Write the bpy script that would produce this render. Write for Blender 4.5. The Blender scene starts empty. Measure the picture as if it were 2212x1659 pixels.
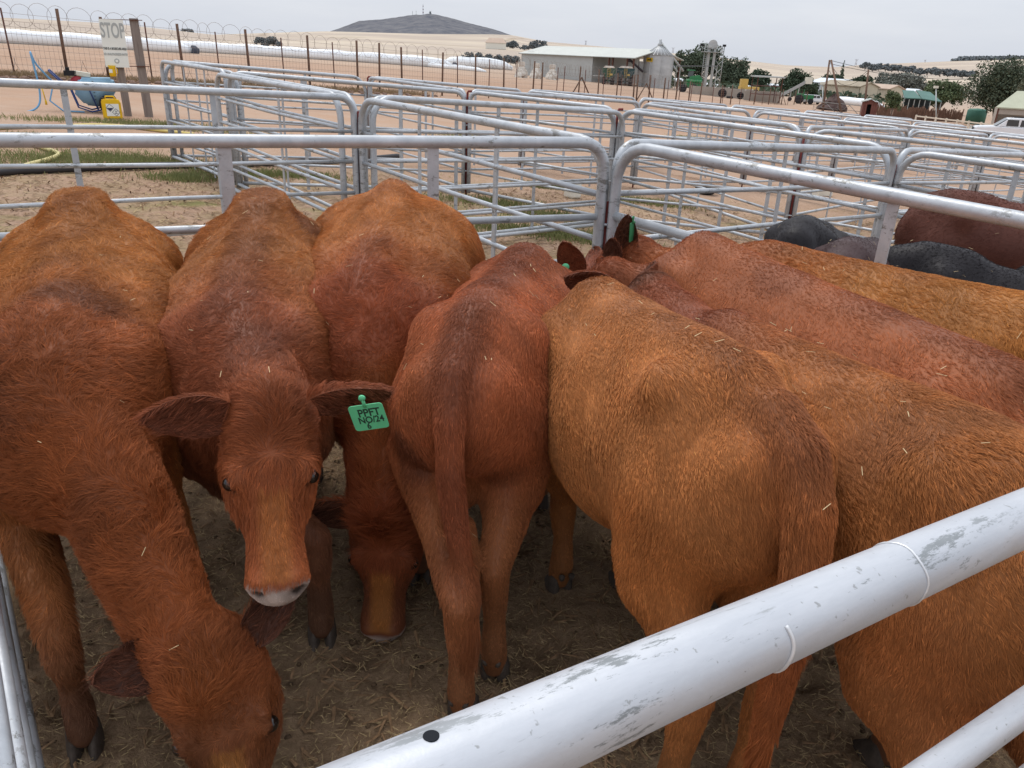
import bpy, bmesh, math, random
import numpy as np
from mathutils import Vector, Matrix
random.seed(7); rng = np.random.default_rng(7)
sc = bpy.context.scene
col = sc.collection
rad = math.radians

# ------------------------------------------------------------------ camera
EYE = 1.75; PITCH = rad(23.2); ROLL = rad(2.5); FPX = 1662.0
Fw = np.array([0, math.cos(PITCH), -math.sin(PITCH)])
_U0 = np.array([0, math.sin(PITCH), math.cos(PITCH)]); _R0 = np.array([1.0, 0, 0])
Rt = math.cos(ROLL)*_R0 + math.sin(ROLL)*_U0
Up = -math.sin(ROLL)*_R0 + math.cos(ROLL)*_U0
CAM = np.array([0, 0, EYE])
cd = bpy.data.cameras.new('camera'); cam = bpy.data.objects.new('camera', cd); col.objects.link(cam)
cd.sensor_width = 36.0; cd.lens = 36.0*FPX/2212.0; cd.clip_start = 0.02; cd.clip_end = 12000
m = Matrix(((Rt[0], Up[0], -Fw[0], 0), (Rt[1], Up[1], -Fw[1], 0), (Rt[2], Up[2], -Fw[2], EYE), (0, 0, 0, 1)))
cam.matrix_world = m
sc.camera = cam

def ray(x, y):
    return Fw + Rt*(x-1106)/FPX - Up*(y-829.5)/FPX
def atz(x, y, z):
    d = ray(x, y); return CAM + d*((z-EYE)/d[2])
def atd(x, y, d):
    return CAM + ray(x, y)*d

# ------------------------------------------------------------------ sky, sun, exposure
world = bpy.data.worlds.new('World'); sc.world = world; world.use_nodes = True
nt = world.node_tree; nt.nodes.clear()
SUN_EL, SUN_AZ = rad(62), rad(-25)      # azimuth measured from +Y towards +X
wo = nt.nodes.new('ShaderNodeOutputWorld'); bg = nt.nodes.new('ShaderNodeBackground')
sky = nt.nodes.new('ShaderNodeTexSky'); sky.sky_type = 'NISHITA'; sky.sun_disc = False
sky.sun_elevation = SUN_EL; sky.sun_rotation = SUN_AZ; sky.air_density = 1.2; sky.dust_density = 3.0
tc = nt.nodes.new('ShaderNodeTexCoord'); mp = nt.nodes.new('ShaderNodeMapping'); mp.inputs['Scale'].default_value = (1, 1, 5)
nz = nt.nodes.new('ShaderNodeTexNoise'); nz.inputs['Scale'].default_value = 1.6; nz.inputs['Detail'].default_value = 6; nz.inputs['Roughness'].default_value = .6
cr = nt.nodes.new('ShaderNodeValToRGB')
cr.color_ramp.elements[0].position = .3; cr.color_ramp.elements[0].color = (6.7, 7.2, 8.2, 1)
cr.color_ramp.elements[1].position = .75; cr.color_ramp.elements[1].color = (8.5, 8.8, 9.4, 1)
mx = nt.nodes.new('ShaderNodeMix'); mx.data_type = 'RGBA'; mx.inputs['Factor'].default_value = .9
nt.links.new(tc.outputs['Generated'], mp.inputs['Vector']); nt.links.new(mp.outputs[0], nz.inputs['Vector'])
nt.links.new(nz.outputs['Fac'], cr.inputs['Fac']); nt.links.new(sky.outputs[0], mx.inputs[6]); nt.links.new(cr.outputs[0], mx.inputs[7])
# overcast sky: luminance rises smoothly towards the zenith
sx_ = nt.nodes.new('ShaderNodeSeparateXYZ'); nt.links.new(tc.outputs['Generated'], sx_.inputs[0])
ma = nt.nodes.new('ShaderNodeMath'); ma.operation = 'MULTIPLY_ADD'; ma.use_clamp = False; ma.inputs[1].default_value = .85; ma.inputs[2].default_value = .96
mxz = nt.nodes.new('ShaderNodeMath'); mxz.operation = 'MAXIMUM'; mxz.inputs[1].default_value = 0.0
nt.links.new(sx_.outputs['Z'], mxz.inputs[0]); nt.links.new(mxz.outputs[0], ma.inputs[0])
vm = nt.nodes.new('ShaderNodeVectorMath'); vm.operation = 'SCALE'; nt.links.new(mx.outputs[2], vm.inputs[0]); nt.links.new(ma.outputs[0], vm.inputs['Scale'])
nt.links.new(vm.outputs[0], bg.inputs['Color']); bg.inputs['Strength'].default_value = .1
nt.links.new(bg.outputs[0], wo.inputs['Surface'])
sl = bpy.data.lights.new('sun', 'SUN'); sl.energy = 1.5; sl.angle = rad(14); sl.color = (1, .96, .9)
so = bpy.data.objects.new('sun', sl); col.objects.link(so)
sd = Vector((math.sin(SUN_AZ)*math.cos(SUN_EL), math.cos(SUN_AZ)*math.cos(SUN_EL), math.sin(SUN_EL)))
so.rotation_euler = sd.to_track_quat('Z', 'Y').to_euler()
so.location = (0, 0, 30)
sc.view_settings.view_transform = 'Standard'; sc.view_settings.look = 'None'
sc.view_settings.exposure = 0.0; sc.view_settings.gamma = 1.0; sc.view_settings.use_curve_mapping = False
sc.render.engine = 'CYCLES'
sc.cycles.use_denoising = True
sc.cycles.max_bounces = 5; sc.cycles.diffuse_bounces = 4; sc.cycles.glossy_bounces = 2; sc.cycles.transmission_bounces = 3
sc.cycles.transparent_max_bounces = 8; sc.cycles.caustics_reflective = False; sc.cycles.caustics_refractive = False
try: sc.cycles_curves.shape = 'RIBBONS'
except Exception: pass

# ------------------------------------------------------------------ helpers
def tag(o, label=None, cat=None, group=None, kind=None):
    if label: o['label'] = label
    if cat: o['category'] = cat
    if group: o['group'] = group
    if kind: o['kind'] = kind
    return o
def link(name, me, parent=None, loc=(0, 0, 0), mat=None):
    o = bpy.data.objects.new(name, me); col.objects.link(o)
    o.location = loc
    if parent is not None: o.parent = parent
    if mat is not None:
        if me is not None and len(me.materials) == 0: me.materials.append(mat)
    return o
def empty(name, loc, label, cat, group=None, rz=0):
    o = bpy.data.objects.new(name, None); col.objects.link(o); o.location = loc; o.rotation_euler = (0, 0, rz)
    o.empty_display_size = .1
    return tag(o, label, cat, group)
def mesh_np(name, V, Fq, smooth=False):
    me = bpy.data.meshes.new(name)
    me.from_pydata([tuple(v) for v in V], [], [tuple(f) for f in Fq]); me.update()
    if smooth: me.polygons.foreach_set('use_smooth', [True]*len(me.polygons))
    return me
class MB:
    """collects simple shapes into one mesh"""
    def __init__(s): s.v = []; s.f = []; s.sm = []
    def add(s, V, F, smooth=False):
        n = len(s.v); s.v += [tuple(float(c) for c in v) for v in V]; s.f += [tuple(i+n for i in f) for f in F]; s.sm += [smooth]*len(F); return s
    def box(s, c, d, rz=0, rx=0, ry=0):
        M = Matrix.Translation(c) @ Matrix.Rotation(rz, 4, 'Z') @ Matrix.Rotation(ry, 4, 'Y') @ Matrix.Rotation(rx, 4, 'X')
        V = [M @ Vector((x*d[0]/2, y*d[1]/2, z*d[2]/2)) for x in (-1, 1) for y in (-1, 1) for z in (-1, 1)]
        return s.add(V, [(0, 1, 3, 2), (4, 6, 7, 5), (0, 4, 5, 1), (2, 3, 7, 6), (0, 2, 6, 4), (1, 5, 7, 3)])
    def bar(s, a, b, w, h=None, upv=(0, 0, 1)):
        a = Vector(a); b = Vector(b); t = (b-a).normalized(); u = Vector(upv)
        sd = t.cross(u)
        if sd.length < 1e-4: sd = t.cross(Vector((1, 0, 0)))
        sd.normalize(); u = sd.cross(t); h = h or w
        V = []
        for p in (a, b):
            for i, j in ((-1, -1), (1, -1), (1, 1), (-1, 1)): V.append(p+sd*(i*w/2)+u*(j*h/2))
        return s.add(V, [(0, 3, 2, 1), (4, 5, 6, 7), (0, 1, 5, 4), (1, 2, 6, 5), (2, 3, 7, 6), (3, 0, 4, 7)])
    def tube(s, pts, r, n=8, caps=True, closed=False, r2=None):
        P = [Vector(p) for p in pts]; m = len(P); V = []; F = []
        prev = None
        for i, p in enumerate(P):
            if closed: t = (P[(i+1) % m]-P[i-1])
            else: t = P[min(i+1, m-1)]-P[max(i-1, 0)]
            t.normalize()
            if prev is None:
                u = Vector((0, 0, 1)) if abs(t.z) < .9 else Vector((1, 0, 0))
            else: u = prev
            sd = t.cross(u); sd.normalize(); u = sd.cross(t); prev = u
            rr = r if r2 is None else r+(r2-r)*i/(m-1)
            if hasattr(r, '__len__'): rr = r[i]
            for k in range(n):
                a = 2*math.pi*k/n; V.append(p+sd*(rr*math.cos(a))+u*(rr*math.sin(a)))
        M = m if closed else m-1
        for i in range(M):
            for k in range(n):
                a = i*n+k; b = i*n+(k+1) % n; j = ((i+1) % m)*n
                F.append((a, b, j+(k+1) % n, j+k))
        s.add(V, F, True)
        if caps and not closed:
            n0 = len(s.v)-len(V)
            s.f.append(tuple(n0+k for k in range(n))[::-1]); s.sm.append(False)
            s.f.append(tuple(n0+(m-1)*n+k for k in range(n))); s.sm.append(False)
        return s
    def lathe(s, c, prof, n=16, axis=None, caps=True):
        """prof: (r, z) list"""
        V = []; F = []
        for r, z in prof:
            for k in range(n):
                a = 2*math.pi*k/n; V.append(Vector((r*math.cos(a), r*math.sin(a), z)))
        for i in range(len(prof)-1):
            for k in range(n):
                F.append((i*n+k, i*n+(k+1) % n, (i+1)*n+(k+1) % n, (i+1)*n+k))
        M = Matrix.Translation(c)
        if axis is not None: M = M @ Vector(axis).to_track_quat('Z', 'Y').to_matrix().to_4x4()
        V = [M @ v for v in V]
        s.add(V, F, True)
        n0 = len(s.v)-len(V)
        if not caps: return s
        if prof[0][0] > 1e-5: s.f.append(tuple(n0+k for k in range(n))[::-1]); s.sm.append(False)
        if prof[-1][0] > 1e-5: s.f.append(tuple(n0+(len(prof)-1)*n+k for k in range(n))); s.sm.append(False)
        return s
    def prism(s, poly, a, b):
        """poly: list of 3D points (planar, ccw), extruded by vector b-a"""
        d = Vector(b)-Vector(a); n = len(poly); P = [Vector(p) for p in poly]
        V = P+[p+d for p in P]
        F = [tuple(range(n))[::-1], tuple(range(n, 2*n))]+[(i, (i+1) % n, n+(i+1) % n, n+i) for i in range(n)]
        return s.add(V, F)
    def mesh(s, name):
        me = bpy.data.meshes.new(name); me.from_pydata(s.v, [], s.f); me.update()
        me.polygons.foreach_set('use_smooth', s.sm); return me
    def build(s, name, mat, parent=None, loc=(0, 0, 0)):
        return link(name, s.mesh(name), parent, loc, mat)

_ns = {}
def vn(P, freq, seed, octv=1):
    """smooth vectorised pseudo noise in about -1..1"""
    out = np.zeros(len(P)); amp = 1.0; tot = 0
    for o in range(octv):
        key = (seed, o)
        if key not in _ns:
            r = np.random.default_rng(seed*131+o*17+5)
            _ns[key] = (r.normal(size=(7, 3)), r.uniform(0, 6.283, 7))
        K, ph = _ns[key]
        A = np.sin(P @ (K.T*freq*(2.1**o))+ph)
        B = A[:, 0]*A[:, 1]+A[:, 2]*A[:, 3]+A[:, 4]*A[:, 5]+.5*A[:, 6]
        out += amp*B; tot += amp; amp *= .55
    return out/tot/1.3
def sstep(a, b, x):
    t = np.clip((np.asarray(x, float)-a)/(b-a), 0, 1); return t*t*(3-2*t)

# materials ---------------------------------------------------------
class NM:
    def __init__(s, name):
        s.m = bpy.data.materials.new(name); s.m.use_nodes = True; s.t = s.m.node_tree; s.t.nodes.clear()
        s.out = s.n('ShaderNodeOutputMaterial'); s.b = s.n('ShaderNodeBsdfPrincipled'); s.l(s.b.outputs[0], s.out.inputs['Surface'])
        s.tc = s.n('ShaderNodeTexCoord')
    def n(s, k, **kw):
        nd = s.t.nodes.new(k)
        for a, v in kw.items(): setattr(nd, a, v)
        return nd
    def l(s, a, b): s.t.links.new(a, b)
    def noise(s, scale, detail=4, rough=.6, vec=None, coord='Object', mscale=None):
        nd = s.n('ShaderNodeTexNoise'); nd.inputs['Scale'].default_value = scale; nd.inputs['Detail'].default_value = detail; nd.inputs['Roughness'].default_value = rough
        v = vec or s.tc.outputs[coord]
        if mscale:
            mp = s.n('ShaderNodeMapping'); mp.inputs['Scale'].default_value = mscale; s.l(v, mp.inputs['Vector']); v = mp.outputs[0]
        s.l(v, nd.inputs['Vector']); return nd.outputs['Fac']
    def ramp(s, fac, stops):
        r = s.n('ShaderNodeValToRGB'); e = r.color_ramp.elements
        while len(e) < len(stops): e.new(.5)
        for i, (p, c) in enumerate(stops):
            e[i].position = p; e[i].color = (c, c, c, 1) if not hasattr(c, '__len__') else (*c, 1)
        s.l(fac, r.inputs['Fac']); return r.outputs['Color']
    def mix(s, fac, a, b, mode='MIX'):
        x = s.n('ShaderNodeMix', data_type='RGBA', blend_type=mode)
        for ix, v in ((0, fac), (6, a), (7, b)):
            sock = x.inputs[ix]
            if hasattr(v, 'links'): s.l(v, sock)
            elif hasattr(v, '__len__'): sock.default_value = (*v, 1)
            else: sock.default_value = v if ix == 0 else (v, v, v, 1)
        return x.outputs[2]
    def bump(s, h, strength=.5, dist=.01):
        b = s.n('ShaderNodeBump'); b.inputs['Strength'].default_value = strength; b.inputs['Distance'].default_value = dist
        s.l(h, b.inputs['Height']); s.l(b.outputs[0], s.b.inputs['Normal'])
    def set(s, color=None, rough=None, metal=None, spec=None):
        for k, v in (('Base Color', color), ('Roughness', rough), ('Metallic', metal), ('Specular IOR Level', spec)):
            if v is None: continue
            if hasattr(v, 'links'): s.l(v, s.b.inputs[k])
            elif hasattr(v, '__len__'): s.b.inputs[k].default_value = (*v, 1)
            else: s.b.inputs[k].default_value = v
        return s
def lin(r, g, b):
    return tuple(((c/255)/12.92 if c/255 <= .04045 else ((c/255+.055)/1.055)**2.4) for c in (r, g, b))
def simple(name, color, rough=.7, metal=0, var=.25, scale=6, bump=0, coord='Object', spec=.3):
    M = NM(name); f = M.noise(scale, 5, .65, coord=coord)
    c = M.mix(M.ramp(f, [(.3, 0), (.7, 1)]), tuple(x*(1-var) for x in color), tuple(min(1, x*(1+var*.6)) for x in color))
    M.set(c, rough, metal, spec)
    if bump: M.bump(M.noise(scale*6, 4, coord=coord), bump, .01)
    return M.m

def text_mesh(body, size, ext=.0015, align='CENTER', spacing=1.0, offset=0.0):
    c = bpy.data.curves.new('lettering', 'FONT'); c.body = body; c.size = size; c.extrude = ext; c.align_x = align; c.align_y = 'CENTER'; c.space_character = spacing; c.offset = offset
    t = bpy.data.objects.new('lettering_tmp', c); col.objects.link(t); bpy.context.view_layer.update()
    me = bpy.data.meshes.new_from_object(t.evaluated_get(bpy.context.evaluated_depsgraph_get())); bpy.data.objects.remove(t); bpy.data.curves.remove(c); return me
# ------------------------------------------------------------------ ground shape
def gz(x, y):
    """height of the open ground: a gentle slope falling to the right and away, flattening past 100 m"""
    x = np.asarray(x, float); y = np.asarray(y, float)
    r = np.hypot(x, y)+1e-6
    s = np.where(r > 100, 100+70*(1-np.exp(-np.maximum(r-100, 0)/70)), r)/r
    xs = x*s; ys = y*s
    xs = np.where(xs < 0, -55*(1-np.exp(np.minimum(xs, 0)/55)), xs)
    z = (1.34-1.36-.049*(xs-.47)-.018*(ys-4.1))
    w = sstep(2.3, 7, r)
    return z*w
SKY = [(-900, 20), (-300, 35), (0, 38), (120, 45), (240, 52), (320, 60), (462, 75), (553, 72), (703, 68), (900, 72), (1060, 74), (1106, 76), (1180, 90), (1260, 97), (1350, 105), (1450, 115), (1530, 122), (1620, 132), (1700, 141), (1800, 145), (1880, 139), (1960, 136), (2060, 132), (2212, 128), (2500, 120), (3000, 110)]
_sa = []; _se = []
for sx, sy in SKY:
    d = ray(sx, sy); _sa.append(math.atan2(d[0], d[1])); _se.append(d[2]/math.hypot(d[0], d[1]))
_sa = np.array(_sa); _se = np.array(_se)
RH = 2400.0
def fz(x, y):
    """ground with the rolling fields and hills behind"""
    x = np.asarray(x, float); y = np.asarray(y, float)
    r = np.hypot(x, y); az = np.arctan2(x, y)
    el = np.interp(az, _sa, _se)
    zs = EYE+el*RH
    t = np.clip((r-230)/(RH-230), 0, 1)
    P = np.stack([x/900, y/900, x*0], -1).reshape(-1, 3)
    n = vn(P, 2.2, 3, 2).reshape(x.shape)
    prof = t**1.15*(1+.10*np.sin(t*math.pi)*n*2.0)
    front = (np.abs(az) < 1.4)
    zz = gz(x, y)*(1-t)+zs*prof
    beyond = sstep(RH, RH*1.6, r)
    return np.where(front, zz, gz(x, y))-beyond*60

# near ground ------------------------------------------------------
def dirt_material():
    M = NM('open_dirt')
    co = M.tc.outputs['Object']
    a = M.noise(.35, 6, .65); b = M.noise(9, 6, .7); c = M.noise(60, 4, .7)
    base = M.mix(M.ramp(a, [(.35, 0), (.68, 1)]), lin(180, 152, 130), lin(160, 130, 108))
    base = M.mix(M.ramp(b, [(.38, 0), (.75, .55)]), base, lin(160, 124, 98))
    base = M.mix(M.ramp(c, [(.56, 0), (.66, .8)]), base, lin(206, 182, 156))
    base = M.mix(M.ramp(M.noise(30, 3, .6), [(.62, 0), (.7, .75)]), base, lin(120, 92, 72))
    g = M.n('ShaderNodeSeparateXYZ'); M.l(co, g.inputs[0])
    # worn grassy ground near the pens
    att = M.n('ShaderNodeAttribute'); att.attribute_name = 'grass'
    gr = M.mix(M.ramp(M.noise(5, 5), [(.4, 0), (.6, 1)]), lin(150, 138, 92), lin(120, 118, 70))
    fac = M.mix(1.0, M.ramp(M.noise(2.2, 6, .7), [(.42, 0), (.62, 1)]), att.outputs['Fac'], 'MULTIPLY')
    base = M.mix(fac, base, gr)
    att2 = M.n('ShaderNodeAttribute'); att2.attribute_name = 'muck'
    mk = M.mix(M.ramp(M.noise(18, 6, .7), [(.35, 0), (.65, 1)]), lin(122, 99, 76), lin(158, 132, 104))
    mk = M.mix(M.ramp(M.noise(140, 3, .7), [(.6, 0), (.68, .7)]), mk, lin(150, 128, 96))
    mfac = M.mix(.5, att2.outputs['Fac'], M.noise(6, 4, .7), 'OVERLAY')
    base = M.mix(M.ramp(mfac, [(.3, 0), (.5, 1)]), base, mk)
    M.set(base, .95, 0, .15)
    h = M.mix(.5, M.noise(22, 6, .7), M.noise(90, 5, .7))
    M.bump(h, .9, .03)
    return M.m
DIRT = dirt_material()
FENCE_DIR = None
def inpen(x, y):
    """1 inside the cattle pen and softly beyond its back fence"""
    v = np.ones_like(x)
    d0 = (y-(4.12))*math.cos(rad(24))-(x-.46)*math.sin(rad(24))     # past the back fence
    return 1-sstep(-.05, .9, d0)
def build_ground():
    xs = np.concatenate([np.linspace(-9, -2.6, 26)[:-1], np.linspace(-2.6, 3.4, 190), np.linspace(3.4, 9, 24)[1:]])
    ys = np.concatenate([np.linspace(-3, .1, 8)[:-1], np.linspace(.1, 4.6, 150), np.linspace(4.6, 16, 60)[1:]])
    X, Y = np.meshgrid(xs, ys)
    P = np.stack([X, Y, X*0], -1).reshape(-1, 3)
    fine = (vn(P, 9, 11, 3)*.012+vn(P, 34, 12, 2)*.006)
    hoof = vn(P, 15, 13, 2); pk = np.clip(hoof-.35, 0, 1)*-.05
    ip = inpen(X.ravel(), Y.ravel())
    Z = gz(X, Y).ravel()+fine*(.4+.9*ip)+pk*ip
    V = np.stack([X.ravel(), Y.ravel(), Z], -1)
    nx = len(xs); ny = len(ys)
    I = (np.arange(ny-1)[:, None]*nx+np.arange(nx-1)[None]).ravel()
    F = np.stack([I, I+1, I+nx+1, I+nx], -1)
    me = bpy.data.meshes.new('ground'); me.vertices.add(len(V)); me.vertices.foreach_set('co', V.ravel())
    me.loops.add(F.size); me.loops.foreach_set('vertex_index', F.ravel()); me.polygons.add(len(F)); me.polygons.foreach_set('loop_start', np.arange(0, F.size, 4))
    me.update(); me.polygons.foreach_set('use_smooth', [True]*len(F))
    a = me.attributes.new('muck', 'FLOAT', 'POINT'); a.data.foreach_set('value', ip)
    gr = (1-ip)*.9*(1-sstep(9, 14, Y.ravel()))*(.35+.65*sstep(.0, .5, vn(P*[1, 1, 1], 1.1, 21, 2)))
    a = me.attributes.new('grass', 'FLOAT', 'POINT'); a.data.foreach_set('value', gr)
    o = link('ground', me, mat=DIRT); tag(o, kind='structure')
    return o
build_ground()
def ring_mesh(name, r0, r1, nr, a0, a1, na, fn, power=2.0, hole=None):
    t = np.linspace(0, 1, nr)**power; R = r0+(r1-r0)*t; A = np.linspace(a0, a1, na)
    RR, AA = np.meshgrid(R, A, indexing='ij'); X = RR*np.sin(AA); Y = RR*np.cos(AA); Z = fn(X, Y)
    V = np.stack([X.ravel(), Y.ravel(), Z.ravel()], -1)
    I = (np.arange(nr-1)[:, None]*na+np.arange(na-1)[None]).ravel()
    F = np.stack([I, I+na, I+na+1, I+1], -1)
    if hole is not None:
        c = V[F].mean(1); F = F[~hole(c)]
    return mesh_np(name, V, F, True)
def farfield_material():
    M = NM('fields')
    co = M.tc.outputs['Object']
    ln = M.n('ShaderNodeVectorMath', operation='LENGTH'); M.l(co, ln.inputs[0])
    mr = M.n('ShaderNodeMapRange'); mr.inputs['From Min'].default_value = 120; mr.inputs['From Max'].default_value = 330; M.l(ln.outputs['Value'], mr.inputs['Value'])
    a = M.noise(.02, 6, .65); b = M.noise(.5, 6, .75)
    near = M.mix(M.ramp(a, [(.35, 0), (.68, 1)]), lin(176, 151, 131), lin(158, 131, 110))
    near = M.mix(M.ramp(b, [(.42, 0), (.7, .6)]), near, lin(168, 130, 102))
    near = M.mix(M.ramp(M.noise(.25, 7, .75, mscale=(.35, 1.5, 1)), [(.48, 0), (.62, .55)]), near, lin(158, 126, 104))
    near = M.mix(M.ramp(M.noise(.12, 6, .7), [(.6, 0), (.72, .6)]), near, lin(206, 176, 148))
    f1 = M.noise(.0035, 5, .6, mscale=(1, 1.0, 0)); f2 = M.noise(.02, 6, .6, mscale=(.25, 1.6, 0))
    far = M.mix(M.ramp(f1, [(.40, 0), (.54, 1)]), lin(196, 182, 162), lin(174, 160, 146))  # tones greyed to carry the distance haze in the colour
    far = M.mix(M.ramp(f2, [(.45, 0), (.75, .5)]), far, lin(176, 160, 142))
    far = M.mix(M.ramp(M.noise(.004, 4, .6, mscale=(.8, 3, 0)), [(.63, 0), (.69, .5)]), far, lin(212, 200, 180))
    # drainage lines and tracks
    v = M.n('ShaderNodeTexVoronoi', feature='DISTANCE_TO_EDGE'); v.inputs['Scale'].default_value = .0016
    M.l(co, v.inputs['Vector'])
    far = M.mix(M.ramp(v.outputs['Distance'], [(.0, .55), (.012, 0)]), far, lin(140, 122, 100))
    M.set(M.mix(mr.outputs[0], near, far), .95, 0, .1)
    M.bump(M.noise(1.2, 6, .7), .5, .15)
    return M.m
FIELDS = farfield_material()
def _hole(c): return (np.abs(c[:, 0]) < 8.2) & (c[:, 1] > -2.5) & (c[:, 1] < 15.2)
o = link('yard', ring_mesh('yard', .05, 260, 170, -1.3, 1.3, 300, lambda x, y: fz(x, y)-.035*((np.abs(x) < 9.6) & (y < 16.6) & (y > -3.4)), 2.2), mat=FIELDS); tag(o, kind='structure')
# drop the yard sheet below the detailed ground
for v in o.data.vertices:
    if abs(v.co.x) < 8.6 and v.co.y < 15.6: v.co.z -= .12
o = link('fields', ring_mesh('fields', 259.5, 5200, 150, -1.3, 1.3, 420, lambda x, y: fz(x, y), 1.7), mat=FIELDS); tag(o, kind='structure')
back = np.linspace(1.3, 2*math.pi-1.3, 60)
o = link('field_behind', ring_mesh('field_behind', .05, 5200, 40, 1.3, 2*math.pi-1.3, 90, lambda x, y: gz(x, y)-.15, 3.0), mat=FIELDS); tag(o, kind='structure')
# the dark scrub covered hill, distant haze put into its slate colour
def hill():
    cs = [(690, 78), (703, 71), (730, 63), (775, 46), (800, 44), (828, 44), (860, 38), (900, 32.5), (925, 31), (950, 33), (980, 41), (1020, 52), (1060, 63), (1085, 70), (1104, 76), (1125, 80)]
    D = 2550.
    az = []; el = []
    for sx, sy in cs:
        d = ray(sx, sy); az.append(math.atan2(d[0], d[1])); el.append(d[2]/math.hypot(d[0], d[1]))
    A = np.linspace(az[0], az[-1], 150); EL = np.interp(A, az, el)
    T = np.linspace(-1, 1, 60)
    V = []
    aw = (A-az[0])/(az[-1]-az[0])
    for t in T:
        dep = 560*np.sqrt(np.clip(np.sin(np.clip(aw, 0, 1)*math.pi), 0, 1))+6
        r = D+t*dep*(.72 if t < 0 else 1)
        x = r*np.sin(A); y = r*np.cos(A)
        P = np.stack([x, y, x*0], -1)
        base = fz(x, y)-6
        top = EYE+EL*D
        k = (1-abs(t)**1.3)
        z = base+(np.maximum(top-base, 0))*k+ vn(P, .02, 31, 3)*5*np.sin(aw*math.pi)*k
        V.append(np.stack([x, y, z], -1))
    V = np.concatenate(V); na = len(A)
    F = [(i*na+j, (i+1)*na+j, (i+1)*na+j+1, i*na+j+1) for i in range(len(T)-1) for j in range(na-1)]
    M = NM('scrub'); c = M.mix(M.ramp(M.noise(.03, 8, .75), [(.35, 0), (.7, 1)]), lin(84, 86, 94), lin(124, 122, 122))
    M.set(c, .95, 0, .1); M.bump(M.noise(.06, 6), .6, 4)
    o = link('scrub_hill', mesh_np('scrub_hill', V, F, True), mat=M.m); tag(o, kind='structure')
hill()
# ------------------------------------------------------------------ steel pens
def steel():
    M = NM('painted_steel')
    f = M.noise(9, 6, .7, mscale=(1, 1, 1)); g = M.noise(70, 5, .7); st = M.noise(4, 5, .7, mscale=(1, 1, .2))
    base = M.mix(M.ramp(f, [(.35, 0), (.65, 1)]), (.40, .42, .44), (.52, .54, .56))
    flake = M.mix(1.0, M.ramp(M.noise(17, 8, .8, mscale=(.5, .5, 1.2)), [(.555, 0), (.59, 1)]), M.ramp(M.noise(3, 3, .5), [(.42, 0), (.55, 1)]), 'MULTIPLY')
    base = M.mix(flake, base, (.21, .21, .20))
    rust = M.ramp(M.noise(26, 6, .75), [(.70, 0), (.74, .8)])
    base = M.mix(rust, base, (.16, .11, .085))
    M.set(base, M.ramp(g, [(.3, .38), (.7, .55)]), .35, .5); M.bump(M.noise(60, 4, .6), .15, .002)
    return M.m
STEEL = steel()
def steel_near():
    M = NM('near_rail_paint')
    mp = M.n('ShaderNodeMapping'); mp.inputs['Rotation'].default_value = (0, 0, -rad(32)); M.l(M.tc.outputs['Object'], mp.inputs['Vector']); v = mp.outputs[0]
    f = M.noise(6, 6, .7, vec=v, mscale=(.4, 3, 3))
    base = M.mix(M.ramp(f, [(.35, 0), (.65, 1)]), (.44, .46, .49), (.56, .575, .60))
    fl = M.mix(1.0, M.ramp(M.noise(16, 8, .8, vec=v, mscale=(.35, 1.6, 1.6)), [(.565, 0), (.60, 1)]), M.ramp(M.noise(4, 3, .5), [(.42, 0), (.56, 1)]), 'MULTIPLY')
    base = M.mix(fl, base, (.24, .255, .26))
    base = M.mix(M.ramp(M.noise(95, 3, .6), [(.66, 0), (.70, .8)]), base, (.28, .285, .28))
    base = M.mix(M.ramp(M.noise(30, 6, .8, vec=v, mscale=(.12, 2, 2)), [(.60, 0), (.66, .7)]), base, (.30, .31, .31))
    base = M.mix(M.ramp(M.noise(9, 5, .7), [(.66, 0), (.74, .6)]), base, (.40, .36, .30))
    M.set(base, M.ramp(M.noise(25, 5, .7), [(.3, .33), (.7, .55)]), .3, .5)
    M.bump(M.mix(.5, M.noise(140, 4, .6), M.noise(18, 5, .7)), .3, .0015)
    return M.m
NEARST = steel_near()
REDP = simple('red_oxide_steel', lin(124, 58, 54), .7, .1, .35, 14)
WELD = simple('weld_bead', (.74, .75, .76), .35, .4, .15, 40)
def panel(A, B, label, group='tubular steel pen panels', offs=(0, .26, .51, .76, 1.01, 1.25), struts=(.3, .66), R=.0275, r=.017, h=1.31, corner=.16, gap=.045, mat=None, seg=8, ends=(True, True), strutw=.045, mids=True):
    A = Vector(A); B = Vector(B); d = (B-A); L = d.length; t = d.normalized(); A = A+t*gap; B = B-t*gap; L = (B-A).length
    mat = mat or STEEL
    mid = (A+B)/2; g0 = mid.z-1.36
    root = empty('pen_panel', (mid.x, mid.y, g0), label, 'pen panel', group)
    O = Vector((mid.x, mid.y, g0)); dn = Vector((0, 0, -1))
    def P(u, z): return A+t*u+dn*z-O
    c = corner; pts = []
    if ends[0]:
        pts += [P(0, h-.02)]+[P(0, h*.5)]
        pts += [P(c-c*math.cos(a), c-c*math.sin(a)) for a in [i*math.pi/2/6 for i in range(7)]]
    else: pts += [P(-gap, 0)]
    pts += [P(L*.5, 0)]
    if ends[1]:
        pts += [P(L-c+c*math.sin(a), c-c*math.cos(a)) for a in [i*math.pi/2/6 for i in range(7)]]
        pts += [P(L, h*.5), P(L, h-.02)]
    else: pts += [P(L+gap, 0)]
    MB().tube(pts, R, seg).build('frame', mat, root)
    lo = R*.3
    for i, z in enumerate(offs[1:]):
        j = .006*math.sin(i*3+L*9)
        MB().tube([P(lo, z+j), P(L/2, z-j), P(L-lo, z+j)], r if z < 1.2 else R*.8, max(6, seg-2)).build('rail', mat, root)
    for s in struts:
        b = MB().bar(P(L*s, .012), P(L*s, h), .008, strutw, upv=tuple(t))
        b.build('strut', mat, root)
    return root
def topz(x, y): return 1.34-.049*(x-.47)-.018*(y-4.1)
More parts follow.
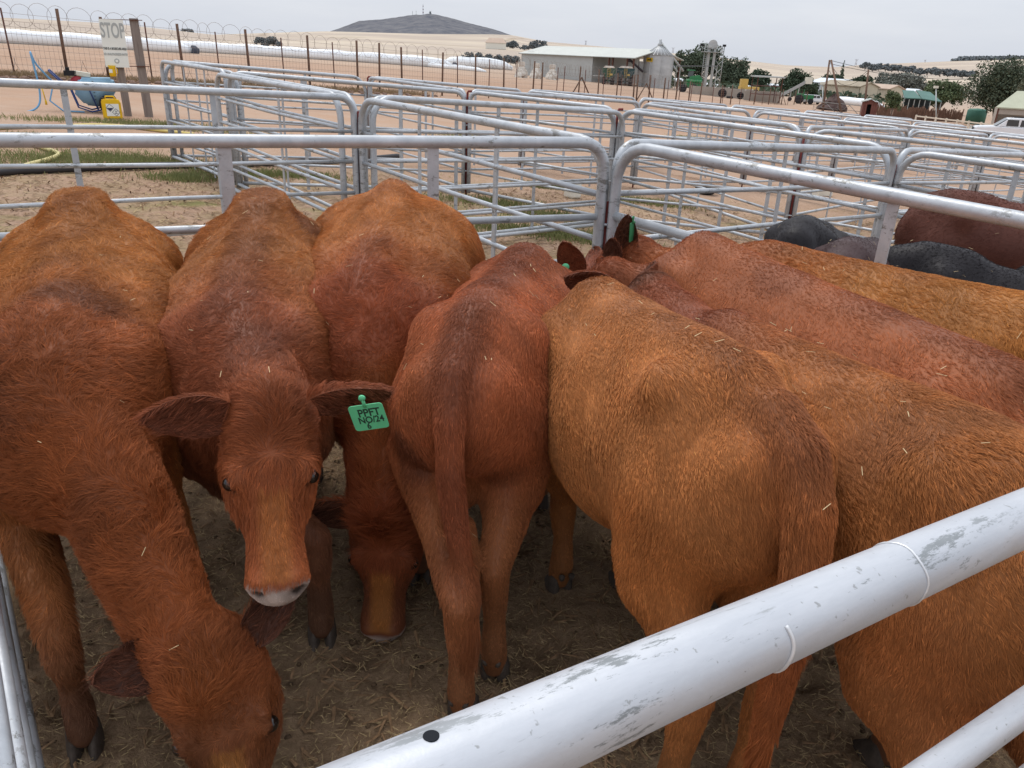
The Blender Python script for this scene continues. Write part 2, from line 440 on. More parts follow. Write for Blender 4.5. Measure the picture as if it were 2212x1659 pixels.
def ptop(px, py):
    d = ray(px, py); t = (1.34+.049*.47+.018*4.1-EYE)/(d[2]+.049*d[0]+.018*d[1]); return CAM+t*d
lat = {(0, 1): (773, 207), (0, 2): (489, 154), (0, 3): (345, 130), (1, 0): (1942, 322), (1, 1): (1335, 236), (1, 2): (1010, 197), (1, 3): (794, 166), (2, 3): (1133, 194), (2, 2): (1385, 222), (2, 1): (1741, 275), (3, 3): (1594, 240), (3, 2): (1650, 247)}
G = {k: ptop(*v) for k, v in lat.items()}
G[(0, 0)] = np.array([.47, 4.15, 1.35])
av = np.array([2.421, 2.042]); bv = np.array([-1.787, 2.286])
def LT(i, j):
    if (i, j) in G: return G[(i, j)]
    p = np.array([.47, 4.15])+av*i+bv*j
    return np.array([p[0], p[1], topz(*p)])
G[(3, 2)] = LT(3, 2) if False else np.array([*(np.array([.47, 4.15])+av*3+bv*2), 0]); G[(3, 2)][2] = topz(*G[(3, 2)][:2])
del G[(3, 3)]
for k in [(3, 3), (4, 3), (4, 2), (3, 1), (2, 0), (5, 3), (5, 2), (4, 1), (6, 3), (3, 0), (1, -1), (2, -1), (5, 1), (6, 2), (7, 3), (4, 0), (-1, 1), (-1, 2)]: G[k] = LT(*k)
G[(-1, 1)] = np.array(G[(0, 1)])-np.array([av[0], av[1], 0])*.98+np.array([0, 0, .10])
ORD = ['first', 'second', 'third', 'fourth', 'fifth', 'sixth', 'seventh', 'eighth']
def jt(p): return Vector(p)
# our own pen
P0a = (-3.05, 2.63, 1.37); P0b = tuple(G[(0, 0)])
back_rail = panel(P0a, P0b, 'wide front panel behind the three left calves, bright thick top rail', offs=(0, .375, .62, .87, 1.1, 1.27), struts=(.25, .505, .753), R=.029, r=.0185, corner=.13, seg=14, strutw=.055)
q1 = Vector(ptop(2212, 477)); q0 = Vector(G[(0, 0)])
dq = (q1-q0).normalized()
side_rail = panel(q0, q0+dq*3.1, 'right side panel sloping down in front of the black calves', offs=(0, .36, .62, .87, 1.1, 1.27), struts=(.49,), R=.029, r=.024, corner=.20, seg=12)
# left side panel, close to the lens
left_rail = panel((-2.45, 3.1, 1.37), (-.40, .37, 1.36), 'left side panel whose lower rails show at the left edge', offs=(0, .36, .62, .87, 1.08, 1.27), struts=(), R=.028, r=.018, seg=12, corner=.16)
# near panel in front of the lens
nA = Vector(atd(1350, 1498, .505)); nB = Vector(atd(2212, 1118, .80)); nd = (nB-nA).normalized()
near = panel(nA-nd*1.0, nA+nd*1.95, 'thick silver near rail with weld rings and a drilled hole across the foreground', offs=(0, .37, .60, .87, 1.1, 1.27), struts=(), R=.0275, r=.021, mat=NEARST, seg=40, corner=.15)
O = near.location
for sx, kk in ((1936, 1.0), (1640, .6)):
    # weld ring at that place along the rail
    best = min(((abs((1106+FPX*((np.array(nA+nd*s)-CAM) @ Rt)/((np.array(nA+nd*s)-CAM) @ Fw))-sx), s) for s in np.linspace(-.5, 1.2, 400)))[1]
    c = nA+nd*best
    cv = []
    b = MB(); ringp = []
    e1 = nd.cross(Vector((0, 0, 1))).normalized(); e2 = e1.cross(nd)
    a0, a1 = (0, 6.283) if kk == 1 else (-.9, .85)
    n = 28
    for i in range(n+(0 if kk == 1 else 1)):
        a = a0+(a1-a0)*i/n
        ringp.append(c+(e1*-math.cos(a)*-1+e2*math.sin(a))*(.0279)-O if False else c+(e1*math.cos(a)+e2*math.sin(a))*.0279+nd*.0012*math.sin(a*5)-O)
    b.tube(ringp, .0011 if kk == 1 else .0017, 6, closed=(kk == 1))
    b.build('weld', WELD, near)
# drilled hole: a dark disc paints its shaded bore near the lower left end
hs = min(((abs((1106+FPX*((np.array(nA+nd*s)-CAM) @ Rt)/((np.array(nA+nd*s)-CAM) @ Fw))-930), s) for s in np.linspace(-.5, 1.2, 600)))[1]
c = nA+nd*hs; e1 = nd.cross(Vector((0, 0, 1))).normalized(); e2 = e1.cross(nd)
tow = (Vector(CAM)-c); tow -= nd*tow.dot(nd); tow.normalize()
HOLEM = simple('hole_dark', (.01, .012, .016), .9, 0, .1, 5)
tow = max((Matrix.Rotation(rad(a_), 3, nd) @ tow for a_ in (46, -46)), key=lambda v_: v_.z)
MB().lathe(c+tow*.0266-O, [(.0046, 0), (.0046, .0013)], 20, axis=tow).build('bolt_hole_disc', HOLEM, near)
# the lattice of pens behind
EDG = []
for (i, j) in sorted(G):
    if (i+1, j) in G: EDG.append(((i, j), (i+1, j)))
    if (i, j+1) in G: EDG.append(((i, j), (i, j+1)))
skip = {((0, 0), (1, 0)) if False else None, ((1, -1), (1, 0)) if False else None, ((1, -1), (2, -1)), ((-1, 1), (-1, 2)), ((-1, 2), (0, 2))}
nm = {(0, 0): 'near pen corner', (0, 1): 'tall corner behind the third calf', (0, 2): 'corner right of the sign', (0, 3): 'far left corner', (1, 0): 'corner above the black calves', (1, 1): 'red centre post', (1, 2): 'second red post', (1, 3): 'small rusty post', (2, 3): 'far corner below the barn', (2, 2): 'corner below the silo', (2, 1): 'corner left of the wooden hut', (3, 3): 'corner below the green harvester', (3, 2): 'corner below the pylon', (3, 1): 'corner left of the pickup'}
def nmf(k): return nm.get(k, 'far right pens')
cnt = {}
for a, b in EDG:
    if (a, b) in skip: continue
    A = Vector(G[a]); B = Vector(G[b]); 
    if (B-A).length < 1.2 or (B-A).length > 5.2: continue
    far = (A+B).length/2
    pdir = 'across' if b[0] > a[0] else 'running back'
    if nmf(a) == 'far right pens' or nmf(b) == 'far right pens':
        row = {3: 'the last', 2: 'the third', 1: 'the second', 0: 'the first', -1: 'the side'}.get(a[1], 'a')
        lab = 'panel %s, %s row of pens, %s from left' % (pdir, row, ORD[min(max(a[0], 0), 7)])
    else: lab = 'panel %s from %s to %s' % (pdir, nmf(a), nmf(b))
    hh = random.uniform(-.012, .012)
    st = [(.34, .67), (.5,), (.3, .62), (.28, .7)][(a[0]*3+a[1]+b[0]) % 4]
    panel(A+Vector((0, 0, hh)), B+Vector((0, 0, hh-.01)), lab, struts=st, seg=8 if far < 9 else 6, R=.027, r=.0165, corner=random.choice([.13, .17, .22]), strutw=.04)
# a second leaf of panels along some lines: pens are doubled there
for a, b, dx in (((0, 1), (1, 1), .13), ((0, 1), (0, 2), -.14), ((0, 3), (0, 2), -.13)):
    A = Vector(G[a]); B = Vector(G[b]); t = (B-A).normalized(); s = Vector((t.y, -t.x, 0))*dx
    panel(A+s, B+s+Vector((0, 0, -.03)), 'doubled leaf from %s towards %s' % (nmf(a), nmf(b)), struts=(.42,), seg=8, R=.027, r=.0165, corner=.2)
# joining pins
for k, rd in (((0, 0), 1), ((0, 1), 1), ((1, 1), 1), ((1, 2), 1), ((1, 3), 1), ((2, 1), 1), ((2, 2), 1), ((1, 0), 1), ((2, 3), 1), ((3, 2), 1), ((3, 1), 1), ((4, 2), 1)):
    p = Vector(G[k]); g0 = float(gz(p.x, p.y))
    e = empty('joining_pin', (p.x, p.y, g0), 'red oxide steel pin joining panels at %s' % (nmf(k) if k in nm else 'fourth line of far right pens'), 'pin', 'red joining pins')
    hgt = p.z-g0
    MB().tube([(0, 0, -.02), (0, 0, hgt-.02), (.012, .0, hgt+.0), (.06, 0, hgt+.0)] if k in ((1, 1), (1, 2), (1, 3)) else [(0, 0, -.02), (0, 0, hgt-.12)] if k != (0, 0) else [(0, 0, -.02), (0, 0, hgt-.30)], .014, 8).build('rod', REDP, e)
    for zz in (.35, hgt-.42):
        b = MB().tube([(-.06, -.02, zz), (.06, -.02, zz)], .009, 6); b.tube([(-.06, .02, zz+.02), (.06, .02, zz+.02)], .009, 6); b.build('hinge_loop', STEEL, e)
# ------------------------------------------------------------------ cattle
import openvdb
VOX = .0135
def unit(v): v = np.asarray(v, float); return v/(np.linalg.norm(v, axis=-1, keepdims=True)+1e-9)
class Field:
    def __init__(s, lo, hi, vox):
        s.lo = np.array(lo, float); s.v = vox; s.n = np.ceil((np.array(hi)-s.lo)/vox).astype(int)+1
        s.D = np.full(s.n, .2, np.float32)
    def _sl(s, lo, hi):
        a = np.clip(np.floor((lo-s.lo)/s.v).astype(int), 0, s.n); b = np.clip(np.ceil((hi-s.lo)/s.v).astype(int)+1, 0, s.n)
        return a, b
    def chain(s, P, W, H, up=(0, 0, 1), k=.045, sub=False):
        P = np.asarray(P, float); W = np.asarray(W, float)*np.ones(len(P)); H = np.asarray(H, float)*np.ones(len(P))
        up = np.asarray(up, float); up = np.broadcast_to(up, (len(P), 3)) if up.ndim == 1 else up
        if len(P) == 1: P = np.repeat(P, 2, 0); P[1] += up[0]*0+np.array([1e-4, 0, 0]); W = np.repeat(W, 2); H = np.repeat(H, 2); up = np.repeat(up, 2, 0)
        m = np.maximum(W, H)[:, None]+k+2*s.v
        a, b = s._sl((P-m).min(0), (P+m).max(0))
        if (b <= a).any(): return
        g = [s.lo[i]+s.v*np.arange(a[i], b[i]) for i in range(3)]
        X = np.stack(np.meshgrid(*g, indexing='ij'), -1).reshape(-1, 3).astype(np.float32)
        best = np.full(len(X), 1e3, np.float32)
        for i in range(len(P)-1):
            A = P[i]; ab = P[i+1]-A; L = np.linalg.norm(ab); tg = ab/L
            rel = X-A.astype(np.float32)
            t = np.clip(rel @ (ab/L/L).astype(np.float32), 0, 1)
            w = W[i]+(W[i+1]-W[i])*t; h = H[i]+(H[i+1]-H[i])*t
            u = unit(up[i]+(up[i+1]-up[i])*.5)
            sd = np.cross(tg, u); sd = unit(sd); u2 = np.cross(sd, tg)
            rel = rel-t[:, None]*ab.astype(np.float32)
            x = rel @ sd.astype(np.float32); z = rel @ u2.astype(np.float32); y = rel @ tg.astype(np.float32); c = np.minimum(w, h)
            k0 = np.sqrt((x/w)**2+(z/h)**2+(y/c)**2)+1e-6
            k1 = np.sqrt((x/w**2)**2+(z/h**2)**2+(y/c**2)**2)+1e-6
            best = np.minimum(best, k0*(k0-1)/k1)
        best = best.reshape(b-a)
        S = s.D[a[0]:b[0], a[1]:b[1], a[2]:b[2]]
        if sub:
            hh = np.clip(.5-.5*(S+best)/k, 0, 1); s.D[a[0]:b[0], a[1]:b[1], a[2]:b[2]] = S+(-best-S)*hh+k*hh*(1-hh)
        else:
            hh = np.clip(.5+.5*(S-best)/k, 0, 1); s.D[a[0]:b[0], a[1]:b[1], a[2]:b[2]] = S+(best-S)*hh-k*hh*(1-hh)
    def mesh(s):
        g = openvdb.FloatGrid(.2); g.copyFromArray(np.ascontiguousarray(s.D)); 
        p, q = g.convertToQuads(0.0)
        return np.asarray(p, float)*s.v+s.lo, np.asarray(q, int)

def coat_material(name, attr='coat', rough=.55):
    M = NM(name); a = M.n('ShaderNodeAttribute'); a.attribute_name = attr
    M.set(a.outputs['Color'], rough, 0, .22)
    try:
        M.b.inputs['Sheen Weight'].default_value = .0; M.b.inputs['Sheen Roughness'].default_value = .5
    except Exception: pass
    return M.m
COAT = coat_material('hide'); FUR = coat_material('fur', 'coat', .62)
FLECK = simple('straw_fleck', lin(206, 182, 140), .8, 0, .2, 60)
EYEM = NM('eye').set((.012, .008, .006), .08, 0, .6).m
HOOF = simple('hoof', lin(78, 68, 60), .75, 0, .4, 30, .3)

def ear_mesh(base, tip, face, width, cup=.5, n=14, m=9):
    """a cupped leaf shaped ear: base point, tip point, direction the open side faces"""
    base = np.asarray(base, float); tip = np.asarray(tip, float); ax = tip-base; L = np.linalg.norm(ax); ax = ax/L
    fc = np.asarray(face, float); fc = unit(fc-ax*(fc @ ax)); sd = np.cross(ax, fc)
    V = []; K = []
    for layer in (0, 1):
        for i in range(n):
            t = i/(n-1)
            w = width*(math.sin(math.pi*min(1, (.10+.90*t)**.85))**.62)*(1-.12*t)*.5+.004
            for j in range(m):
                q = -1+2*j/(m-1)
                dep = cup*width*.5*(1-q*q)*(1-t*.55)
                p = base+ax*(t*L)+sd*(w*math.sin(q*1.35)/math.sin(1.35))+fc*(-dep+.12*width*t*t)
                th = .006*(1-abs(q)**3)*(1-t**4)+.0008
                V.append(p+fc*(-th if layer == 0 else th)); K.append(layer)
    F = []
    N = n*m
    for i in range(n-1):
        for j in range(m-1):
            a = i*m+j
            F.append((a, a+1, a+m+1, a+m)); F.append((N+a, N+a+m, N+a+m+1, N+a+1))
    for i in range(n-1):
        for j in (0, m-1):
            a = i*m+j
            F.append((a, a+m, N+a+m, N+a) if j == 0 else (a, N+a, N+a+m, a+m))
    for i in (0, n-1):
        for j in range(m-1):
            a = i*m+j
            F.append((a, N+a, N+a+1, a+1) if i == 0 else (a, a+1, N+a+1, N+a))
    return np.array(V), np.array(F), np.array(K)

class Seg: pass
def build_cow(spec):
    S = dict(hw=1.0, bend=0.0, tail=None, head=None, ears=None, legs=True, fur=60000, furlen=1.0, vox=VOX, bot=1.0, name='calf')
    S.update(spec)
    T = np.array(S['T'], float); Wt = np.array(S['W'], float)
    f = Wt-T; f[2] = 0; L = np.linalg.norm(f); f = f/L; r = np.array([f[1], -f[0], 0]); z = np.array([0, 0, 1.])
    hw = S['hw']; Hs = (T[2]+Wt[2])/2/1.12        # overall size factor
    segs = []
    def seg(a, b, comb, ck, fl, rad_=.12): segs.append((np.array(a, float), np.array(b, float), np.array(comb, float), ck, fl, rad_))
    allp = [T, Wt]
    if isinstance(S['tail'], str):
        sw = S.get('tsway', 0.0); tw_ = S.get('tailw', 1.0)
        S['tail'] = [list(T-f*(a_+S.get('tback', .06)*max(0, c_-.15)/.65)+r*sw*b_-z*c_)+[q_*tw_] for a_, b_, c_, q_ in ((.06, 0, .055, .036), (.15, 0, .10, .036), (.205, .1, .20, .034), (.215, .25, .33, .032), (.20, .5, .48, .028), (.19, .8, .62, .024), (.18, 1, .72, .018), (.175, 1.1, .80, .010))]
    # --- trunk rows
    bt = .50*Hs*S['bot']
    rows = [(-.085, -.13, .80*Hs, .10), (-.02, -.05, .68*Hs, .18), (.10, -.005, .60*Hs, .215), (.22, .0, bt+.07, .215), (.38, -.01, bt+.03, .225), (.62*L, -.02, bt-.01, .255), (.80*L, -.03, bt-.02, .235), (.97*L, -.02, bt+.01, .19), (L+.09, -.10, bt+.05, .145)]
    P = []; W = []; H = []
    for s_, dz, bot, w in rows:
        if S.get('tent'): dz = dz-S['tent']*(1-sstep(.1, .7, s_)); w = w*(1.45 if s_ < -.05 else 1.3 if s_ < .05 else 1.12 if s_ < .15 else 1); w = w*(1+.14*sstep(.2, .5, s_)*(1-sstep(.8, 1.1, s_/L)))
        top = T[2]+(Wt[2]-T[2])*np.clip(s_/L, 0, 1)+dz
        c = T+f*s_; c[2] = (top+bot)/2
        c = c+r*S['bend']*math.sin(np.clip(s_/L, 0, 1)*math.pi)
        w = w*(1+(S.get('rump', 1)-1)*(1-sstep(.15, .5, s_)))
        P.append(c); W.append(w*hw*Hs**.7); H.append((top-bot)/2)
    P = np.array(P)
    ncs = np.array(S['neck'], float) if S.get('neck') is not None else None
    pts = [P]
    legs = []
    if S['legs']:
        dl = S.get('hooves')
        base = [(.0, -.13), (.0, .13), (L-.06, -.12), (L-.06, .12)]
        for i in range(4):
            if dl is not None and dl[i] is not None: hxy = np.array([dl[i][0], dl[i][1], S.get('gz', 0)+ (dl[i][2] if len(dl[i]) > 2 else 0)])
            else:
                hxy = T+f*base[i][0]+r*base[i][1]; hxy[2] = S.get('gz', 0)
            legs.append(hxy)
    allpts = [P+[.34, .34, .25], P-[.34, .34, .25]]+[np.array([l]) for l in legs]+[np.array(legs)-[.12, .12, .02]+0, np.array(legs)+[.12, .12, 0]] if legs else [P+[.34, .34, .25], P-[.34, .34, .25]]
    if ncs is not None: allpts += [ncs[:, :3]+.22, ncs[:, :3]-.22]
    if S['head'] is not None:
        hp = np.array([S['head']['poll'], S['head']['nose']], float); allpts += [hp+.2, hp-.2]
    if S['tail'] is not None: allpts += [np.array(S['tail'])[:, :3]+.06, np.array(S['tail'])[:, :3]-.06]
    A = np.concatenate([np.atleast_2d(a) for a in allpts]); lo = A.min(0)-.03; hi = A.max(0)+.03
    Fd = Field(lo, hi, S['vox'])
    Fd.chain(P, W, H, k=.03)
    # back ridge, hooks, pins, shoulders
    ztop = lambda s_: T[2]+(Wt[2]-T[2])*np.clip(s_/L, 0, 1)
    rp = [T+f*s_+z*(ztop(s_)+dz-T[2]) for s_, dz in ((-.04, -.075), (.06, -.035), (.2, -.035), (.5*L, -.055), (L, -.05), (L+.1, -.11))]
    Fd.chain(rp, [.035, .05, .055, .06, .06, .05], [.04, .045, .045, .045, .05, .05], k=.085)
    if S.get('peak'): Fd.chain([T+f*-.05+z*-.055, T+f*.05+z*-.028, T+f*.22+z*-.04], [.05, .06, .055], [.04, .04, .04], k=.13)
    for sg in (-1, 1):
        if S.get('hook'): Fd.chain([T+f*.16+r*sg*.155*hw+z*(-.07)], .045, .035, k=.08)
        elif not S.get('tent'): Fd.chain([T+f*.15+r*sg*.135*hw*S.get('rump', 1)+z*(-.085)], .055, .045, k=.09)
        Fd.chain([T+f*-.10+r*sg*.08*hw+z*(-.15)], .04, .05, k=.05)
        sh = T+f*(L-.06)+r*sg*.135*hw; Fd.chain([[sh[0], sh[1], Wt[2]*.86], [sh[0]+f[0]*.07, sh[1]+f[1]*.07, Wt[2]*.58]], [.075, .075], [.13, .10], up=f, k=.06)
    # legs
    hooves = []
    for i, hf in enumerate(legs):
        sg = -1 if i % 2 == 0 else 1
        hd = f
        if i < 2:
            hip = T+f*.06+r*sg*.105*hw; hip[2] = .80*Hs
            mid = T+f*.10+r*sg*.125*hw; mid[2] = .64*Hs
            st = T+f*.13+r*sg*.14*hw; st[2] = .59*Hs; st = st*.7+np.array([hf[0], hf[1], st[2]])*.3
            hk = hf-f*.055+z*.42*Hs; hk2 = hf-f*.045+z*.36*Hs
            Fd.chain([hip, mid, st], [.115*hw, .105*hw, .085], [.145, .15, .13], up=f, k=.08)
            Fd.chain([mid-f*.02, (st+hk)/2-f*.0+z*.02, hk+z*.03, hk2, hf-f*.035+z*.24, hf-f*.03+z*.125, hf-f*.005+z*.05], [.09, .062, .042, .038, .031, .038, .036], [.13, .085, .058, .052, .036, .045, .045], up=f, k=.03)
            seg(hip, st, (-.15*f-z), 1, 1.0, .14); seg(st, hk, -z-.3*f, 2, .8); seg(hk, hf, -z, 3, .55, .06)
        else:
            sh = T+f*(L-.05)+r*sg*.13*hw; sh[2] = .62*Hs
            kn = hf+f*.02+z*.33*Hs
            el = sh*.75+np.array([hf[0], hf[1], 0])*.25; el[2] = .53*Hs
            Fd.chain([sh, el, kn+z*.05, kn-z*.03, hf+z*.22+f*.0, hf+z*.12-f*.005, hf+z*.05+f*.01], np.array([.09, .068, .044, .044, .031, .040, .038])*S.get('legw', 1), np.array([.11, .082, .048, .047, .034, .044, .045])*S.get('legw', 1), up=f, k=.03)
            seg(sh, kn, -z, 2, .8); seg(kn, hf, -z, 3, .55, .06)
        hooves.append(hf)
    if S.get('cleft', 0): Fd.chain([T-f*.19-z*(T[2]-.84*Hs), T-f*.15-z*(T[2]-.66*Hs), T-f*.09-z*(T[2]-.50*Hs)], [.012, .022, .03], [.04, .07, .09], up=f, k=.035, sub=True)
    # trunk segs for hair
    yy = [-.1, .15, .45*L, .8*L, L+.1]
    for a_, b_ in zip(yy[:-1], yy[1:]):
        pa = T+f*a_; pb = T+f*b_; pa[2] = ztop(a_)-.2; pb[2] = ztop(b_)-.2
        seg(pa, pb, -f*.75-z*.45, 0 if b_ < L else 4, 1.15, .22)
    # neck
    if ncs is not None:
        up_n = S.get('neck_up', z)
        Fd.chain(ncs[:, :3], ncs[:, 3], ncs[:, 4], up=up_n, k=.07)
        for a_, b_ in zip(ncs[:-1], ncs[1:]):
            seg(a_[:3], b_[:3], -unit(b_[:3]-a_[:3])*.8-z*.45, 4, 1.35, .14)
    ears = []; eyes = []; headinfo = None
    if S['head'] is not None:
        h = S['head']; pl = np.array(h['poll'], float); ns = np.array(h['nose'], float)
        ax = ns-pl; HL = np.linalg.norm(ax); ax = ax/HL; u = np.array(h['up'], float); u = unit(u-ax*(u @ ax)); sd = np.cross(ax, u)
        k = HL/.46
        tt = [0, .12, .30, .42, .56, .72, .85, .94, .985]
        ww = np.array([.088, .112, .116, .108, .084, .070, .074, .080, .064])*k
        hh = np.array([.085, .105, .120, .118, .100, .078, .064, .058, .045])*k
        top = np.array([-.005, .012, .012, .006, .0, -.004, .0, -.004, -.012])*k
        C = [pl+ax*HL*t+u*(-hh[i]+top[i]) for i, t in enumerate(tt)]
        Fd.chain(C, ww, hh, up=u, k=.045)
        # brows, cheeks, muzzle
        for sg in (-1, 1):
            e = pl+ax*HL*.40+sd*sg*.098*k-u*.034*k
            Fd.chain([pl+ax*HL*.33+sd*sg*.088*k-u*.016*k, pl+ax*HL*.41+sd*sg*.090*k-u*.014*k], [.020*k, .018*k], [.018*k, .014*k], up=u, k=.03)
            Fd.chain([pl+ax*HL*.30+sd*sg*.07*k-u*.13*k, pl+ax*HL*.55+sd*sg*.055*k-u*.135*k], [.045*k, .03*k], [.07*k, .045*k], up=u, k=.04)
            Fd.chain([e+sd*sg*.012*k+ax*.004], .02*k, .016*k, up=u, k=.014, sub=True)
            eyes.append((e-sd*sg*.001*k, .0205*k))
            Fd.chain([pl+ax*HL*.60+sd*sg*.085*k-u*.03*k, pl+ax*HL*.74+sd*sg*.08*k-u*.03*k], [.018*k, .014*k], [.03*k, .025*k], up=u, k=.03, sub=True)
            Fd.chain([pl+ax*HL*.95+sd*sg*.040*k-u*.028*k], .026*k, .03*k, up=u, k=.025)
            Fd.chain([pl+ax*HL*1.005+sd*sg*.046*k-u*.030*k+u*.004], .012*k, .014*k, up=u, k=.012, sub=True)
        Fd.chain([pl+ax*HL*.0-u*.03*k], .07*k, .05*k, up=u, k=.05)
        headinfo = (pl, ax, u, sd, HL, k)
        m_ = pl+ax*HL*.40-u*.08*k
        seg(pl-u*.06, pl+ax*HL*.34-u*.07, -ax*.3+u*.1+sd*0, 5, 1.1, .11)
        seg(m_, ns-u*.05, ax*.75, 5, .42, .09)
    if S['tail'] is not None:
        tl = np.array(S['tail'], float); Fd.chain(tl[:, :3], tl[:, 3], tl[:, 3]*.8, up=f, k=.02)
        for a_, b_ in zip(tl[:-1], tl[1:]): seg(a_[:3], b_[:3], unit(b_[:3]-a_[:3]), 6, 1.5, .04)
    V, Q = Fd.mesh()
    # orientation check
    vol = np.einsum('ij,ij->i', V[Q[:, 0]], np.cross(V[Q[:, 1]], V[Q[:, 2]])).sum()
    if vol < 0: Q = Q[:, ::-1]
    ek = np.full(len(V), -1)
    earlist = S['ears'] or []
    if headinfo is not None and S['ears'] is None:
        pl, ax, u, sd, HL, k = headinfo
        earlist = []
        for sg in (-1, 1):
            b_ = pl+ax*HL*.07+sd*sg*.09*k-u*.035*k
            earlist.append((b_, b_+sd*sg*.18*k-u*.015+ax*.0, ax*S.get('earface', .35)+u*.9-sd*sg*.1, .125*k))
    for e in earlist:
        ev, ef, eK = ear_mesh(*e); 
        vv = np.einsum('ij,ij->i', ev[ef[:, 0]]-ev.mean(0), np.cross(ev[ef[:, 1]]-ev.mean(0), ev[ef[:, 2]]-ev.mean(0))).sum()
        if vv < 0: ef = ef[:, ::-1]
        Q = np.concatenate([Q, ef+len(V)]); V = np.concatenate([V, ev]); ek = np.concatenate([ek, eK])
        seg(e[0], e[1], unit(np.array(e[1])-np.array(e[0])), 7, 1.0, .03)
    # --- colour
    SA = np.array([s_[0] for s_ in segs]); SB = np.array([s_[1] for s_ in segs]); SC = np.array([s_[2] for s_ in segs]); SK = np.array([s_[3] for s_ in segs]); SF = np.array([s_[4] for s_ in segs]); SR = np.array([s_[5] for s_ in segs])
    pal = S['pal']           # body, thigh, shank, cannon, neck, head, tail, ear
    PC = np.array([lin(*c) for c in pal])
    def attrs(X):
        ab = SB-SA; t = np.clip(np.einsum('nsk,sk->ns', X[:, None]-SA[None], ab)/np.maximum((ab**2).sum(1), 1e-6), 0, 1)
        d = np.linalg.norm(X[:, None]-SA[None]-t[..., None]*ab[None], axis=2)
        d = np.maximum(d-SR[None]*.8, 0.0)
        w = np.exp(-d/.035)+1e-9; w /= w.sum(1, keepdims=True)
        return w @ SC, w @ PC[SK], w @ SF
    def colour(X, ekx=None):
        c, colr, fl = [], [], []
        for i in range(0, len(X), 40000):
            a_, b_, c_ = attrs(X[i:i+40000]); c.append(a_); colr.append(b_); fl.append(c_)
        comb = np.concatenate(c); colr = np.concatenate(colr); fl = np.concatenate(fl)
        rel = X-T
        s_ = rel @ f; lt = np.abs(rel @ r); zz = X[:, 2]
        n1 = vn(X, 3.2, S['seed'], 3); n2 = vn(X, 11, S['seed']+1, 2)
        colr = colr*np.array([.97, 1.03, 1.06])*S.get('gain', 1.22)*(1+.14*n1[:, None]+.09*n2[:, None])
        dk = np.array(lin(*S.get('dark', (92, 52, 36))))
        # darker hair along the spine and in scattered patches
        sp = (1-sstep(.03, .10, lt))*sstep(-.1, .0, zz-(T[2]-.12))*(s_ < L+.15)*sstep(-.1, .5, n1+S.get('spine', .2))*.5
        pt = sstep(.75, 1.25, vn(X, 4.3, S['seed']+7, 2))*.35
        # dark soiled patches given by hand
        mk = np.maximum(sp, pt)
        for q in S.get('patch', []): mk = np.maximum(mk, (1-sstep(q[3]*.4, q[3], np.linalg.norm((X-np.array(q[:3])), axis=1)+.02*n2))*q[4])
        # mud on the lower legs
        lo_ = 1-sstep(.12, .40, zz-S.get('gz', 0)+.05*n1)
        colr = colr*(1-mk[:, None])+dk*mk[:, None]
        mud = np.array(lin(*S.get('mud', (98, 66, 46)))); colr = colr*(1-.55*lo_[:, None])+mud*(.55*lo_[:, None])
        lgt = np.array(lin(*S.get('light', (186, 124, 66)))); lm = sstep(.35, 1.2, vn(X, 2.6, S['seed']+3, 2))*.22*(1-lo_)
        colr = colr*(1-lm[:, None])+lgt*lm[:, None]
        if headinfo is not None:
            pl, ax, u, sd, HL, k = headinfo
            hx = (X-pl) @ ax/HL; hy = np.abs((X-pl) @ sd)/k; hz = (X-pl) @ u/k
            inh = (hx > .93)*(hy < .085)*(hz > -.075)*(np.linalg.norm(X-pl, axis=1) < HL*1.25)
            nose = np.array(lin(*S.get('nose_col', (204, 184, 172))))
            pad = inh*sstep(.955, .972, hx-.45*np.maximum(hz+.045, 0)+.55*np.maximum(hy-.03, 0)-.8*np.maximum(hy-.07, 0)+.004*n2)
            colr = colr*(1-pad[:, None])+(nose*(1+.25*n2[:, None]+.2*vn(X, 60, 9, 2)[:, None]))*pad[:, None]
            blz = (hx > .45)*(hx < .95)*(1-sstep(.02, .05, hy))*(hz > -.06)*(np.linalg.norm(X-pl, axis=1) < HL)
            colr = colr*(1-.5*blz[:, None])+lgt*.5*blz[:, None]
            fl = fl*(1-pad)
            for ec, er in eyes:
                de = np.linalg.norm(X-ec, axis=1)+.003*n2; fl = fl*sstep(er*1.05, er*1.9, de); em = (1-sstep(er*1.1, er*1.7, de))*.8
                colr = colr*(1-em[:, None])+np.array(lin(50, 32, 26))*em[:, None]
            for sg in (-1, 1):
                dn = np.linalg.norm(X-(pl+ax*HL*.99+sd*sg*.046*k-u*.026*k), axis=1); em = (1-sstep(.012*k, .022*k, dn+.002*n2))*.9
                colr = colr*(1-em[:, None])+np.array(lin(40, 30, 28))*em[:, None]
        return comb, np.clip(colr, .004, .9), fl
    comb, colr, fl = colour(V)
    me = bpy.data.meshes.new(S['name']); origin = np.array([T[0]+f[0]*L/2, T[1]+f[1]*L/2, S.get('gz', 0)])
    earin = ek == 1
    dkin = np.array(lin(*S.get('earin', (96, 58, 42))))
    colr[earin] = dkin*(1+.2*vn(V[earin], 30, 5)[:, None])
    me.vertices.add(len(V)); me.vertices.foreach_set('co', (V-origin).ravel())
    me.loops.add(Q.size); me.loops.foreach_set('vertex_index', Q.ravel().astype(np.int32)); me.polygons.add(len(Q)); me.polygons.foreach_set('loop_start', np.arange(0, Q.size, 4, dtype=np.int32)); me.update()
    me.polygons.foreach_set('use_smooth', np.ones(len(Q), bool))
    a = me.attributes.new('coat', 'FLOAT_COLOR', 'POINT'); a.data.foreach_set('color', np.concatenate([colr*.72, np.ones((len(V), 1))], 1).ravel())
    ob = link(S['name'], me, None, origin, COAT); tag(ob, S['label'], 'cow', S.get('group'))
